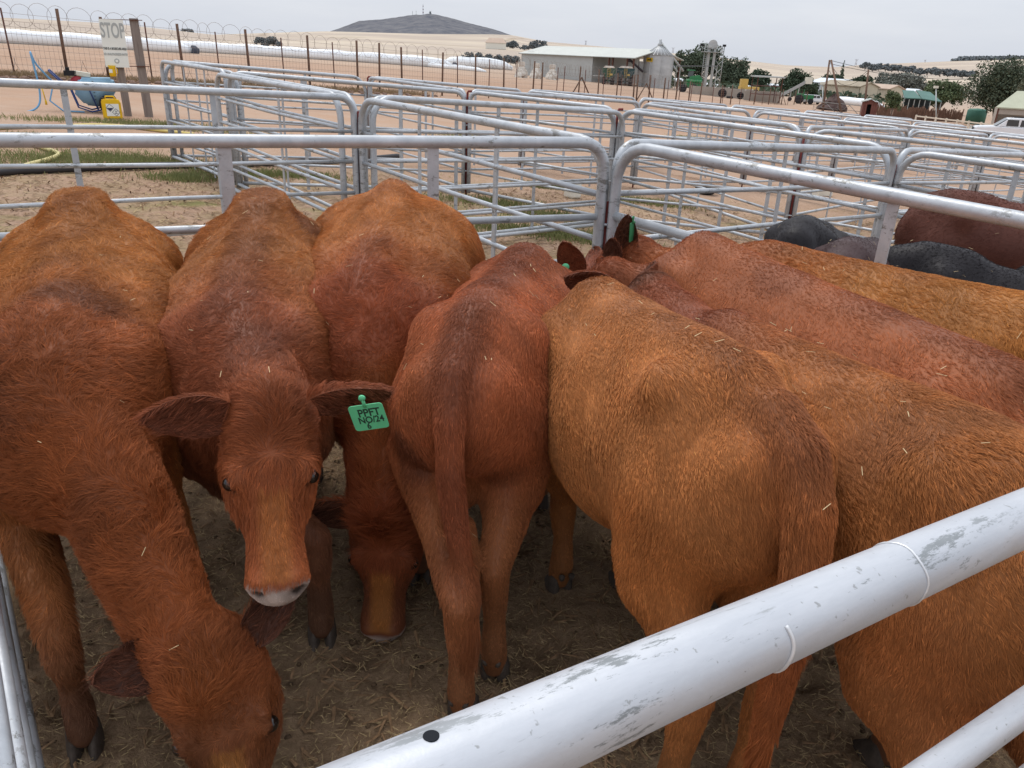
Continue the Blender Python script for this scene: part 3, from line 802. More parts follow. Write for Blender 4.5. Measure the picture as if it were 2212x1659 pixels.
    # eyes, hooves
    for c, rr in eyes:
        MB().lathe((0, 0, 0), [(1e-4 if i in (0, 8) else math.sin(i*math.pi/8)*rr, -math.cos(i*math.pi/8)*rr) for i in range(9)], 14).build('eye', EYEM, ob, Vector(c-origin))
    for i, hf in enumerate(hooves):
        b = MB()
        fx = f*1.0
        for sg in (-1, 1):
            for t in range(1):
                V2 = []; F2 = []; n = 12; lay = [(0, .046, .021), (.012, .047, .022), (.045, .038, .020), (.07, .026, .017), (.085, .012, .010)]
                cx = hf+r*sg*.024+fx*.012
                for li, (zz, ry, rx) in enumerate(lay):
                    for q in range(n):
                        an = 2*math.pi*q/n; yy_ = math.sin(an); xx_ = math.cos(an)
                        toe = 1+(.45*(1-zz/.085) if yy_ > 0 else -.1)
                        p = cx+fx*(yy_*ry*toe-zz*.25)+r*(xx_*rx*(1-.35*max(0, yy_)))+z*(zz-.004)
                        V2.append(p-origin)
                for li in range(len(lay)-1):
                    for q in range(n): F2.append((li*n+q, li*n+(q+1) % n, (li+1)*n+(q+1) % n, (li+1)*n+q))
                F2.append(tuple(range((len(lay)-1)*n, len(lay)*n)))
                b.add(V2, F2, True)
        # dew claws
        for sg in (-1, 1): b.lathe(Vector(hf-fx*.055+r*sg*.018+z*.095-origin), [(1e-4, -.018), (.010, -.006), (.011, .006), (1e-4, .014)], 8)
        b.build('hoof', HOOF, ob)
    # --- fur: strands grown from the skin
    N = S['fur']
    if N:
        tri = np.concatenate([Q[:, [0, 1, 2]], Q[:, [0, 2, 3]]])
        a0, a1, a2 = V[tri[:, 0]], V[tri[:, 1]], V[tri[:, 2]]
        nr = np.cross(a1-a0, a2-a0); ar = np.linalg.norm(nr, axis=1)/2; nr = unit(nr); ce = (a0+a1+a2)/3
        vd = unit(CAM-ce); fac = (nr*vd).sum(1); dist = np.linalg.norm(CAM-ce, axis=1)
        pz = (ce-CAM) @ Fw; px = FPX*((ce-CAM) @ Rt)/np.maximum(pz, .05); py = -FPX*((ce-CAM) @ Up)/np.maximum(pz, .05)
        vis = (pz > .1)*(np.abs(px) < 1106*1.25)*(np.abs(py) < 830*1.3)
        w = ar*sstep(-.35, .0, fac)*(vis*.97+.03)*(.25+ 2.0/np.maximum(dist, .6)**1.3)*(ce[:, 2] > S.get('gz', 0)+.07)
        kq = ek[tri[:, 0]]
        w = w/w.sum()
        id_ = rng.choice(len(tri), N, p=w); u1 = np.sqrt(rng.random(N)); u2 = rng.random(N)
        R0 = a0[id_]*(1-u1)[:, None]+a1[id_]*(u1*(1-u2))[:, None]+a2[id_]*(u1*u2)[:, None]
        VN = np.zeros_like(V); 
        for c_ in range(3): np.add.at(VN, tri[:, c_], nr*ar[:, None])
        VN = unit(VN); nn = unit(VN[tri[id_, 0]]*(1-u1)[:, None]+VN[tri[id_, 1]]*(u1*(1-u2))[:, None]+VN[tri[id_, 2]]*(u1*u2)[:, None])
        comb, colr, fl = colour(R0)
        ein = kq[id_] == 1
        colr[ein] = dkin*np.exp(rng.normal(size=int(ein.sum()))*.35)[:, None]; isear = kq[id_] >= 0
        nz_ = np.stack([vn(R0, 9, 60+S['seed'], 2), vn(R0, 9, 61+S['seed'], 2), vn(R0, 9, 62+S['seed'], 2)], -1)
        nz2 = np.stack([vn(R0, 33, 63, 1), vn(R0, 33, 64, 1), vn(R0, 33, 65, 1)], -1)
        curl = S.get('curl', 1.0)*np.clip(fl, .3, 1.5)[:, None]
        d = unit(comb)+(.42*nz_+.30*nz2)*curl*.7+rng.normal(size=(N, 3))*.13
        d = d-nn*(d*nn).sum(1, keepdims=True); d = unit(d)
        Ln = .021*S['furlen']*fl*(.55+.7*rng.random(N))*(1+.25*vn(R0, 7, 71+S['seed'])); Ln = np.clip(Ln, .0015, .07)
        # long tassel at the end of the tail, longer hair on poll
        lift = (.30+.16*rng.random(N)+.14*vn(R0, 21, 72))*np.where(fl < .6, .6, 1)
        lift = np.where(isear, .55, lift); Ln = np.where(isear, Ln*1.25, Ln); lift = np.clip(lift, .08, .8)
        poll_ = np.zeros(N) if headinfo is None else 1-sstep(.05, .13, np.linalg.norm(R0-(headinfo[0]+headinfo[1]*.03), axis=1)); Ln = Ln*(1+1.2*poll_)
        if S['tail'] is not None:
            te = np.array(S['tail'][-1][:3], float); tb = np.array(S['tail'][-2][:3], float)
            qt = np.clip(((R0-tb) @ (te-tb))/((te-tb) @ (te-tb)), 0, 1); dt = np.linalg.norm(R0-(tb+qt[:, None]*(te-tb)), axis=1)
            it = (dt < .045)*(R0[:, 2] < tb[2]+.02); Ln = np.where(it, .05+.06*rng.random(N), Ln); d = np.where(it[:, None], unit(unit(te-tb)+nz2*.15+rng.normal(size=(N, 3))*.08), d); lift = np.where(it, .12, lift)
        # neighbouring hairs lean together into small locks
        cs = .0125*S['furlen']**.5; wp = R0+.006*nz2+.010*nz_
        ci = np.floor(wp/cs).astype(np.int64); key = (ci[:, 0]*73856093) ^ (ci[:, 1]*19349663) ^ (ci[:, 2]*83492791)
        _, inv, cnt_ = np.unique(key, return_inverse=True, return_counts=True); K_ = len(cnt_)
        gr = np.stack([np.bincount(inv, R0[:, c_], K_) for c_ in range(3)], -1)/cnt_[:, None]
        gd = rng.normal(size=(K_, 3))*.20; gb = np.exp(rng.normal(size=K_)*.08); gl = np.exp(rng.normal(size=K_)*.12)
        d = d+gd[inv]*curl; d = d-nn*(d*nn).sum(1, keepdims=True); d = unit(d); toward = (gr[inv]-R0)*np.where(fl > .6, .75, .45)[:, None]; Ln = Ln*gl[inv]
        M = 5; tt = np.linspace(0, 1, M)
        wig = unit(np.cross(d, nn))*(vn(R0, 45, 73)+rng.normal(size=N)*.3)[:, None]
        Pc = np.zeros((N, M, 3))
        for j, t in enumerate(tt):
            Pc[:, j] = R0+Ln[:, None]*((1-lift*.6)[:, None]*d*t+nn*(lift*(t-.42*t*t))[:, None]+wig*.20*curl*math.sin(t*2.6)*t+np.array([0, 0, -.12])*t*t)+toward*t**1.4
        hc = bpy.data.hair_curves.new('coat'); hc.add_curves([M]*N)
        hc.attributes['position'].data.foreach_set('vector', (Pc-origin).astype(np.float32).ravel())
        ra = hc.attributes.new('radius', 'FLOAT', 'POINT')
        rw = S.get('hw_strand', .00047)*(.7+.6*rng.random(N))
        ra.data.foreach_set('value', (rw[:, None]*np.array([1, .95, .8, .55, .12])[None]).astype(np.float32).ravel())
        br = gb[inv]*np.exp(rng.normal(size=N)*.10)*(1+.09*vn(R0, 20, 75, 2))
        cc = np.clip(colr*br[:, None], .003, .95)
        tipp = rng.random(N) < .02
        cc[tipp] = np.clip(cc[tipp]*1.7, 0, .8)
        ca = hc.attributes.new('coat', 'FLOAT_COLOR', 'CURVE'); ca.data.foreach_set('color', np.concatenate([cc, np.ones((N, 1))], 1).astype(np.float32).ravel())
        hc.materials.append(FUR)
        # bits of straw caught in the coat along the back
        pk = rng.choice(np.flatnonzero((nn[:, 2] > .35) & (fl > .6)), 16) if ((nn[:, 2] > .35) & (fl > .6)).sum() > 50 else []
        fb = MB()
        for i_ in pk:
            a_ = rng.normal(size=3); a_ = unit(a_-nn[i_]*(a_ @ nn[i_])); c_ = R0[i_]+nn[i_]*(.010+.3*Ln[i_]*lift[i_])-origin; l_ = rng.uniform(.004, .013); fb.bar(c_-a_*l_+nn[i_]*.002, c_+a_*l_, .0014, .0008)
        if len(pk): tag(fb.build('straw_fleck', FLECK, ob), kind='stuff')
        ho = link('coat', hc, ob)
    return ob

# pixel heights below are turned into places by the camera once, here
def PX(x, y, z): return atz(x, y, z)
RED = dict(body=(168, 104, 56), thigh=(160, 94, 52), shank=(150, 88, 52), cannon=(132, 84, 58), neck=(142, 76, 44), head=(140, 72, 42), tail=(140, 74, 46), ear=(138, 74, 46))
def pal(**k):
    d = dict(RED); d.update(k); return [d[n] for n in ('body', 'thigh', 'shank', 'cannon', 'neck', 'head', 'tail', 'ear')]
QF = 1.5
G1 = 'red calves crowded in the near pen'
def nk(*rows): return [list(p)+[w, h] for p, w, h in rows]
cows = {}
# A: left, grazing, faces the camera
cows['A'] = dict(seed=11, T=(-1.66, 2.92, 1.20), W=(-1.16, 1.80, 1.12), hw=1.28, tent=.03, bot=1.0, fur=int(90000*QF), furlen=1.45, curl=1.3,
    hooves=[(-1.66, 2.75), (-1.35, 2.95), (-.90, 1.78), (-1.10, 1.50)],
    neck=nk(((-1.12, 1.76, .86), .14, .20), ((-.95, 1.60, .70), .115, .16), ((-.82, 1.48, .52), .10, .135), ((-.72, 1.38, .36), .09, .11)),
    head=dict(poll=(-.665, 1.37, .44), nose=(-.56, 1.17, .03), up=(.25, -.85, .45)), ears=[((-.755, 1.355, .45), (-.905, 1.30, .43), (.15, -.80, .45), .125), ((-.60, 1.44, .44), (-.53, 1.57, .50), (.6, -.5, .5), .10)],
    legw=.92, gain=1.10, pal=pal(body=(168, 104, 50), thigh=(168, 108, 56), neck=(146, 78, 40), head=(146, 80, 42), shank=(160, 96, 52), cannon=(122, 82, 62)), dark=(104, 58, 34), light=(180, 120, 58), spine=.3, rump=1.06, peak=1, patch=[(-1.16, 1.95, 1.12, .17, .7)],
    label='shaggy red-brown calf at the left edge, head down in the foreground')
cows['B'] = dict(seed=22, T=(-1.01, 3.06, 1.21), W=(-.785, 2.05, 1.10), hw=1.20, tent=.03, fur=int(85000*QF), furlen=1.25,
    hooves=[(-1.15, 2.95), (-.86, 2.95), (-.80, 2.10), (-.575, 1.95)],
    neck=nk(((-.76, 2.03, .86), .15, .20), ((-.66, 1.85, .88), .115, .16), ((-.60, 1.72, .90), .10, .13)),
    head=dict(poll=(-.572, 1.628, .970), nose=(-.505, 1.400, .615), up=(.30, -.85, .47)), rump=1.06, peak=1, patch=[(-.86, 2.93, 1.08, .12, .6), (-.66, 1.86, 1.06, .15, .55)],
    ears=[((-.655, 1.610, .945), (-.83, 1.55, .965), (.20, -.90, -.15), .118), ((-.470, 1.650, .955), (-.285, 1.660, 1.015), (.10, -.70, -.60), .12)],
    gain=1.08, pal=pal(body=(160, 98, 50), neck=(142, 76, 46), head=(150, 80, 44), shank=(124, 72, 46), cannon=(104, 70, 52)), dark=(104, 58, 38), light=(182, 116, 58), earin=(124, 70, 48),
    label='red calf in the middle left looking straight at the camera with green ear tag')
cows['C'] = dict(seed=33, T=(-.53, 3.30, 1.25), W=(-.47, 2.35, 1.12), hw=1.26, tent=.02, fur=int(70000*QF), furlen=1.35,
    hooves=[(-.62, 3.2), (-.36, 3.2), (-.50, 2.35), (-.30, 2.30)],
    neck=nk(((-.42, 2.33, .86), .14, .20), ((-.40, 2.17, .66), .12, .17), ((-.385, 2.06, .46), .105, .14)),
    head=dict(poll=(-.375, 1.99, .45), nose=(-.385, 1.92, .02), up=(.0, -.97, .15)),
    gain=1.08, pal=pal(body=(174, 106, 54), neck=(146, 72, 40), head=(146, 72, 40)), dark=(116, 60, 34), light=(190, 124, 58), rump=1.2,
    label='third calf from the left, head down to the ground between two others')
cows['D'] = dict(seed=44, gain=1.12, T=(-.125, 1.94, 1.10), W=(.03, 2.82, 1.10), hw=1.02, bot=1.08, patch=[(-.26, 1.88, .72, .10, .6), (-.03, 1.88, .70, .09, .5), (-.1, 2.25, 1.1, .12, .6)], fur=int(85000*QF), furlen=.75, curl=.4,
    hooves=[(-.10, 1.66), (-.015, 1.82), (-.07, 2.80), (.13, 2.78)],
    neck=nk(((.02, 2.83, .86), .13, .19), ((.05, 3.05, .78), .11, .16), ((.07, 3.22, .66), .10, .12)),
    head=dict(poll=(.08, 3.27, .74), nose=(.09, 3.42, .34), up=(0, .9, .4)),
    tail='auto', tsway=.10, tback=.15, cleft=1, tailw=1.1,
    pal=pal(body=(158, 84, 48), thigh=(152, 80, 46), neck=(148, 80, 48), shank=(156, 94, 56), cannon=(160, 100, 62), tail=(128, 66, 40)), dark=(96, 52, 34), light=(172, 114, 66), spine=.6,
    label='red calf showing its rump and hanging tail in the middle of the pen')
cows['E'] = dict(seed=55, gain=1.02, T=(.515, 1.47, 1.165), W=(.25, 2.22, 1.14), hw=.93, hook=1, patch=[(.42, 1.78, 1.15, .13, .55), (.50, 1.55, 1.08, .10, .5), (.36, 1.85, .62, .10, .5)], fur=int(100000*QF), furlen=.7, curl=.35,
    hooves=[(.42, 1.38), (.60, 1.40), (.20, 2.24), (.43, 2.28)],
    neck=nk(((.26, 2.33, .84), .13, .19), ((.20, 2.52, .72), .11, .15), ((.18, 2.66, .58), .10, .12)),
    head=dict(poll=(.17, 2.72, .62), nose=(.15, 2.84, .24), up=(-.2, .9, .4)),
    tail='auto', tsway=-.05, tback=.10, cleft=1, tailw=1.45,
    pal=pal(body=(186, 116, 64), thigh=(180, 108, 56), neck=(176, 110, 62), shank=(176, 108, 58), cannon=(176, 110, 60), tail=(156, 84, 44)), dark=(118, 72, 50), light=(196, 132, 78), spine=.35,
    label='light ginger calf with its rump towards the near rail, tail hanging at its right hip')
cows['F'] = dict(seed=66, gain=1.02, T=(.98, 1.18, 1.13), W=(.62, 2.15, 1.08), hw=1.0, bot=1.15, cleft=1, fur=int(85000*QF), furlen=.85, curl=.6,
    hooves=[(.86, 1.09), (1.12, 1.18), (.55, 2.02), (.80, 2.12)],
    neck=nk(((.60, 2.24, .86), .13, .19), ((.54, 2.42, .93), .11, .13), ((.49, 2.58, .96), .09, .10)),
    head=dict(poll=(.46, 2.66, 1.03), nose=(.12, 2.80, .75), up=(-.2, .1, .95)), ears=[((.33, 2.62, 1.00), (.165, 2.60, 1.05), (-.2, -.85, -.3), .12), ((.44, 2.74, 1.02), (.52, 2.88, 1.03), (-.5, .3, .6), .11)],
    pal=pal(body=(174, 106, 56), thigh=(170, 100, 54), neck=(148, 80, 50), head=(140, 76, 48), shank=(170, 104, 58)), dark=(112, 72, 52), light=(192, 134, 76), spine=0, patch=[(.47, 2.66, 1.0, .13, .8)], earin=(104, 60, 42),
    label='red calf at the right whose hind leg stands just behind the near rail')
cows['G'] = dict(seed=77, gain=1.12, T=(1.18, 1.60, 1.12), W=(.72, 2.98, 1.14), hw=1.0, fur=int(55000*QF), furlen=.85, curl=.6,
    hooves=[None, None, None, None],
    neck=nk(((.70, 2.95, .88), .13, .19), ((.55, 3.02, .86), .11, .14), ((.44, 3.05, .88), .09, .11)),
    head=dict(poll=(.36, 3.06, .98), nose=(.05, 3.22, .70), up=(-.2, .1, .95)), ears=[((.24, 3.00, .95), (.175, 3.00, 1.085), (-.3, -.9, .1), .11), ((.30, 3.14, .96), (.33, 3.28, .99), (-.5, .3, .6), .11)],
    pal=pal(body=(160, 90, 52), thigh=(152, 84, 50), neck=(160, 90, 52)), dark=(110, 64, 46), light=(178, 112, 62),
    earin=(128, 70, 46), label='dark red calf behind the ginger ones, its narrow back running down to the right')
cows['H'] = dict(seed=88, gain=1.12, T=(1.72, 2.05, 1.13), W=(1.00, 3.05, 1.10), hw=1.05, fur=int(60000*QF), furlen=1.0,
    hooves=[None, None, None, None],
    neck=nk(((.95, 3.10, .90), .12, .17), ((.74, 3.28, .88), .10, .13), ((.58, 3.40, .88), .09, .10)),
    head=dict(poll=(.51, 3.45, .99), nose=(.24, 3.60, .68), up=(-.3, .1, .9)), ears=[((.475, 3.38, .94), (.475, 3.40, 1.125), (-.15, -.95, .1), .105), ((.42, 3.33, .92), (.41, 3.35, 1.03), (-.35, -.9, .1), .085)],
    pal=pal(body=(176, 112, 54), thigh=(170, 106, 54), neck=(164, 92, 48), head=(132, 70, 44)), dark=(140, 88, 54), light=(190, 132, 70),
    label='golden brown calf standing along the right hand side rails of the pen')
for k in cows: cows[k]['group'] = G1
BK = pal(body=(38, 33, 35), thigh=(36, 31, 33), shank=(40, 36, 36), cannon=(40, 36, 36), neck=(46, 40, 40), head=(44, 38, 38), tail=(44, 38, 38), ear=(44, 38, 38))
G2 = 'cattle in the neighbouring pen'
def other(key, seed, T, W, lab, p=BK, **k):
    gg = float(gz(T[0], T[1]))
    d = dict(seed=seed, T=T, W=W, fur=int(16000*QF), furlen=.6, curl=.5, pal=p, dark=(26, 23, 25), light=(52, 45, 45), vox=.02, peak=1, mud=(60, 48, 42), gz=gg, label=lab, group=G2)
    Wv = np.array(W); f_ = unit(np.array([W[0]-T[0], W[1]-T[1], 0]))
    d['neck'] = nk((Wv+f_*.02-[0, 0, .24], .13, .18), (Wv+f_*.22-[0, 0, .40], .11, .15), (Wv+f_*.34-[0, 0, .55], .10, .12))
    d['head'] = dict(poll=tuple(Wv+f_*.38-[0, 0, .52]), nose=tuple(Wv+f_*.50-[0, 0, .92]), up=tuple(f_*.9+np.array([0, 0, .4])))
    d.update(k); cows[key] = d
other('N1', 101, (1.42, 3.92, 1.0), (1.85, 4.75, .88), 'black calf seen beyond the side rails, dusty peaked rump nearest the corner post', light=(92, 78, 66))
other('N2', 102, (1.52, 3.55, .97), (1.98, 4.3, .88), 'small dark brown rump showing between the two black calves', p=pal(body=(78, 56, 54), thigh=(70, 50, 48), neck=(66, 46, 44)), light=(96, 70, 66))
other('N3', 103, (1.88, 3.66, .97), (2.48, 3.36, .90), 'black calf behind the side rail, sharp spine, next to the white gate post')
other('N4', 104, (2.40, 3.45, .95), (3.0, 3.0, .92), 'black calf cut off by the right edge behind the side rail')
other('N5', 105, (2.55, 4.80, 1.06), (3.5, 4.30, 1.04), 'dark mahogany calf standing broadside beyond the black ones', p=pal(body=(104, 58, 44), thigh=(96, 54, 42), neck=(96, 50, 40)), dark=(78, 42, 36), light=(118, 68, 52), furlen=.9)
ONLY = None
for k_ in cows:
    if ONLY and k_ not in ONLY: continue
    cows[k_]['obj'] = build_cow(cows[k_])
# ear tags
TAG = simple('tag_green', lin(96, 190, 138), .45, 0, .06, 20); TAGD = simple('tag_dark_green', lin(60, 130, 86), .45, 0, .1, 20); PEN = simple('marker_ink', lin(40, 62, 52), .6, 0, .05, 9)
def ear_tag(cow, c, right, upv, w, h, mat=TAG, txt=None, button=False):
    o = cows[cow]['obj']; c = Vector(c)-o.location; rt = Vector(right).normalized(); u_ = Vector(upv); u_ = (u_-rt*u_.dot(rt)).normalized(); n = rt.cross(u_)
    if button:
        return MB().lathe(c, [(w*.5, 0), (w*.5, .004), (w*.2, .008), (.001, .009)], 12, axis=n).build('ear_tag', mat, o)
    pts = []
    for sx, sy, a0 in ((1, 1, 0), (-1, 1, 90), (-1, -1, 180), (1, -1, 270)):
        for k in range(4):
            a = rad(a0+k*30); rr = .10*w; pts.append(c+rt*(sx*(w/2-rr)+rr*math.cos(a))+u_*(sy*(h/2-rr)+rr*math.sin(a)))
    t = MB().prism(pts, (0, 0, 0), n*.0016).build('ear_tag', mat, o)
    MB().tube([c+u_*h*.42+n*.002, c+u_*(h*.5+.02)+n*.002], .004, 6).lathe(c+u_*(h*.5+.02)+n*.002, [(.008, -.002), (.008, .003), (.001, .004)], 10, axis=n).build('tag_stud', mat, t)
    if txt:
        M3 = Matrix((rt, u_, n)).transposed()
        for s_, sz, x_, y_ in txt:
            cu = text_mesh(s_, sz, .0004, offset=.0005); q_ = bpy.data.objects.new('lettering', cu); col.objects.link(q_); cu.materials.append(PEN); q_.parent = t; q_.matrix_local = Matrix.Translation(c+rt*x_+u_*y_+n*.0018) @ M3.to_4x4() @ Matrix.Diagonal((.8, 1, 1, 1))
    return t
if cows['B'].get('obj'):
    ear_tag('B', (-.325, 1.588, .972), (.98, .0, .20), (-.20, -.25, .95), .080, .074, txt=[('PPFT', .031, .004, .013), ('NO/24', .026, .004, -.008), ('6', .024, -.006, -.026)])
if cows['H'].get('obj'):
    ear_tag('H', (.497, 3.375, 1.055), (.55, .80, .1), (0, 0, 1), .05, .085, TAGD); ear_tag('G', (.19, 2.965, .99), (1, 0, 0), (0, -.2, 1), .03, .03, TAG, button=True); ear_tag('F', (.30, 2.57, .99), (1, 0, 0), (0, -.2, 1), .03, .03, TAG, button=True)
# chewed dark whiskers and lashes of the calf that looks at the camera are part of its coat
# ------------------------------------------------------------------ the farmyard and everything beyond
def place(px, depth, hz=0.0):
    """point on the ground seen at picture column px and the given distance along the view"""
    y = 180.0
    for _ in range(6):
        d = ray(px, y); t = depth; p = CAM+d*t
        z = float(fz(np.array([p[0]]), np.array([p[1]]))[0]); q = np.array([p[0], p[1], z])
        k = (q-CAM) @ Fw; sy = 829.5-FPX*((q-CAM) @ Up)/k; y = sy
    return Vector(q)+Vector((0, 0, hz))
def depth_for(px, ybase, lo=260, hi=2300):
    best = None
    for D in np.geomspace(lo, hi, 28):
        p = place(px, D); q = np.array(p); k = (q-CAM) @ Fw; sy = 829.5-FPX*((q-CAM) @ Up)/k
        if best is None or abs(sy-ybase) < best[0]: best = (abs(sy-ybase), D)
    return best[1]
def mm(px, depth): return px*depth/FPX
def side(p):
    d = Vector((p[0], p[1], 0)).normalized(); return Vector((d.y, -d.x, 0)), d     # right of the view, away
LEAF = {}
def leafmat(name, c1, c2):
    if name not in LEAF:
        M = NM(name); f = M.noise(.9, 3, .6); o = M.n('ShaderNodeObjectInfo')
        g = M.n('ShaderNodeNewGeometry')
        c = M.mix(M.ramp(f, [(.3, 0), (.7, 1)]), c1, c2); c = M.mix(M.ramp(g.outputs['Random Per Island'], [(0, 0), (1, .55)]), c, tuple(x*1.5 for x in c2))
        M.set(c, .75, 0, .2); LEAF[name] = M.m
    return LEAF[name]
BARK = simple('bark', lin(112, 98, 88), .9, 0, .3, 8)
GREYG = ('leaf_grey_green', (.050, .068, .045), (.085, .105, .066)); DARKG = ('leaf_dark_green', (.035, .055, .035), (.06, .085, .05)); MIDG = ('leaf_mid_green', (.055, .085, .042), (.10, .125, .06)); HAZEG = ('leaf_far_hazed', (.11, .13, .14), (.15, .165, .17))  # last one: far leaves paled and blued, haze put into their colour
def tree(px, depth, wpx, ytop, ybase, label, leaf=GREYG, lobes=9, n=1600, kind='broad', group=None, sink=0.0, trunk=.25, name='tree'):
    p = place(px, depth); H_ = None
    sd, aw = side(p)
    d = ray(px, ytop); k = (Vector((p.x, p.y, 0)).length)/math.hypot(d[0], d[1]); ztop = EYE+d[2]*k
    H_ = ztop-p.z; W_ = mm(wpx, depth)
    e = empty(name, p, label, 'tree', group)
    R_ = random.Random(int(px*7+depth)); q = np.random.default_rng(int(px*3+depth))
    cb = H_*trunk
    L = []
    if kind == 'broad':
        for i in range(lobes):
            a = R_.uniform(0, 6.28); rr = math.sqrt(R_.random())*.34; hz = R_.random()
            L.append((math.cos(a)*rr*W_, math.sin(a)*rr*W_*.8, cb+(H_-cb)*(.28+.5*hz), W_*R_.uniform(.17, .28)*(1.15-.35*hz), (H_-cb)*R_.uniform(.19, .29)))
        L.append((0, 0, H_-(H_-cb)*.2, W_*.2, (H_-cb)*.2))
        L.append((W_*.36, 0, cb+(H_-cb)*.35, W_*.15, (H_-cb)*.25)); L.append((-W_*.36, 0, cb+(H_-cb)*.4, W_*.15, (H_-cb)*.25))
    else:
        for i in range(7):
            h = i/6; L.append((0, 0, cb+(H_-cb)*(.1+.82*h), W_*.5*(1-h*.75), (H_-cb)*.12))
    n = int(n*1.5)
    V = []; F = []
    wts = np.array([l[3]**2*l[4] for l in L]); wts /= wts.sum()
    ids = q.choice(len(L), n, p=wts)
    base = (W_*W_*max(H_-cb, 1))**(1/3)/math.sqrt(n)*5.3
    for i in range(n):
        l = L[ids[i]]; v = unit(q.normal(size=3)); r_ = .45+.6*q.random()**.7
        if q.random() < .12: r_ *= 1.2
        c = np.array([l[0]+v[0]*l[3]*r_, l[1]+v[1]*l[3]*r_, l[2]+v[2]*l[4]*r_])
        a = unit(q.normal(size=3)+v*.8); b = unit(np.cross(a, q.normal(size=3))); a2 = np.cross(a, b); s = base*q.uniform(.4, 1.0)
        k0 = len(V); V += [c+b*s*.55, c+a2*s*.42, c-b*s*.6, c-a2*s*.36]; F.append((k0, k0+1, k0+2, k0+3))
    link('crown', mesh_np('crown', V, F), e, mat=leafmat(*leaf))
    b = MB(); b.tube([(0, 0, -.3), (W_*.01, 0, cb*.6), (-W_*.02, 0, cb+(H_-cb)*.35)], W_*.035, 6, r2=W_*.018)
    for l in L[:5]: b.tube([(0, 0, cb*.7), (l[0]*.5, l[1]*.5, (cb+l[2])/2), l[:3]], W_*.016, 5, r2=W_*.006)
    b.build('trunk', BARK, e)
    return e

# ---- wire fence running away to the right
POSTW = simple('weathered_post', lin(108, 84, 70), .9, 0, .35, 12)
RUST = simple('rusty_iron', lin(104, 70, 60), .85, .1, .35, 10)
WIRE = simple('old_wire', lin(146, 134, 126), .6, .5, .2, 10)
FL = [(-30, 9), (-17.2, 30.5), (-2.1, 47.9), (35.7, 124), (52, 150), (75, 150)]
def fpoint(px):
    d = ray(px, 150); az = d[0]/d[1]
    for (x0, y0), (x1, y1) in zip(FL[:-1], FL[1:]):
        # x0+(x1-x0)t = az*(y0+(y1-y0)t)
        den = (x1-x0)-az*(y1-y0)
        if abs(den) < 1e-9: continue
        t = (az*y0-x0)/den
        if -1e-6 <= t <= 1+1e-6:
            x = x0+(x1-x0)*t; y = y0+(y1-y0)*t
            return Vector((x, y, float(gz(x, y))))
posts = [(-95, 1), (30, 0), (144, 1), (232, 1), (326, 0), (396, 1), (474, 0), (539, 1), (613, 0), (668, 1), (722, 0), (772, 1), (819, 1), (868, 1), (913, 0), (955, 1), (989, 0), (1028, 1), (1057, 0), (1090, 1), (1117, 0), (1153, 1), (1172, 1), (1205, 0), (1219, 0), (1253, 1), (1266, 0), (1296, 1), (1307, 0), (1337, 1), (1346, 0), (1374, 1), (1381, 1), (1408, 1), (1417, 0), (1440, 1), (1448, 0), (1467, 1), (1474, 0), (1496, 1), (1500, 0), (1520, 1), (1548, 0), (1566, 1), (1570, 0), (1588, 1), (1608, 0), (1640, 1), (1658, 0), (1672, 1), (1686, 0), (1700, 1), (1714, 0), (1728, 1), (1742, 0), (1754, 1)]
f0 = fpoint(-95)
fence = empty('wire_fence', f0, 'long rusty wire mesh fence topped with coiled razor wire behind the pens', 'fence')
pp = []
for px, w in posts:
    p = fpoint(px)
    if p is None: continue
    hgt = 2.25 if w else 2.15
    r_ = .055 if w else .03
    if p.length > 70: r_ *= 1.3
    ln = random.uniform(-.05, .05)
    MB().tube([(p.x-f0.x, p.y-f0.y, p.z-f0.z-.2), (p.x-f0.x+ln, p.y-f0.y, p.z-f0.z+hgt+random.uniform(-.08, .1))], r_, 6 if w else 5).build('post', POSTW if w else RUST, fence)
    pp.append(p)
for i in (1258, 1400, 1700):      # strainer braces
    p = fpoint(i)-f0; b = MB()
    b.tube([p+Vector((-.9, -.5, 0)), p+Vector((0, 0, 1.6))], .05, 5); b.tube([p+Vector((.9, .6, 0)), p+Vector((0, 0, 1.6))], .05, 5); b.build('brace', POSTW, fence)
b = MB()
for z in (.15, .4, .65, .9, 1.15, 1.4, 1.62, 1.8, 2.05):
    b.tube([p-f0+Vector((0, -.03, z)) for p in pp], .006, 3)
b.build('line_wire', WIRE, fence)
b = MB(); cl = MB()
ang = 0; prevp = None; acc = 0
for a_, c_ in zip(pp[:-1], pp[1:]):
    L_ = (c_-a_).length
    if a_.length < 75:
        n_ = int(L_/.17)
        for i in range(n_):
            q = a_+(c_-a_)*(i/n_)-f0; b.bar(q+Vector((0, -.03, .1)), q+Vector((0, -.03, 1.8)), .005)
for a_, c_ in zip(pp[:-1], pp[1:]):
    L_ = (c_-a_).length; far_ = a_.length > 80; n_ = max(2, int(L_/(.9 if far_ else .5)))
    t = (c_-a_).normalized(); sdv = Vector((t.y, -t.x, 0))
    for i in range(n_ if a_.length < 100 else 0):
        q = a_+(c_-a_)*(i/n_)-f0+Vector((0, 0, 2.02+random.uniform(-.03, .03))); rr = random.uniform(.36, .43); tw_ = random.uniform(-.35, .35); ns = 8 if far_ else 16
        cl.tube([q+(t*math.cos(tw_)+sdv*math.sin(tw_))*(rr*math.cos(2*math.pi*k/ns))+Vector((0, 0, rr*math.sin(2*math.pi*k/ns))) for k in range(ns)], .007, 3, closed=True)
tag(b.build('mesh_wire', WIRE, fence), kind='stuff'); tag(cl.build('razor_coil', WIRE, fence), kind='stuff')
low = MB(); ring = []; ang = 0
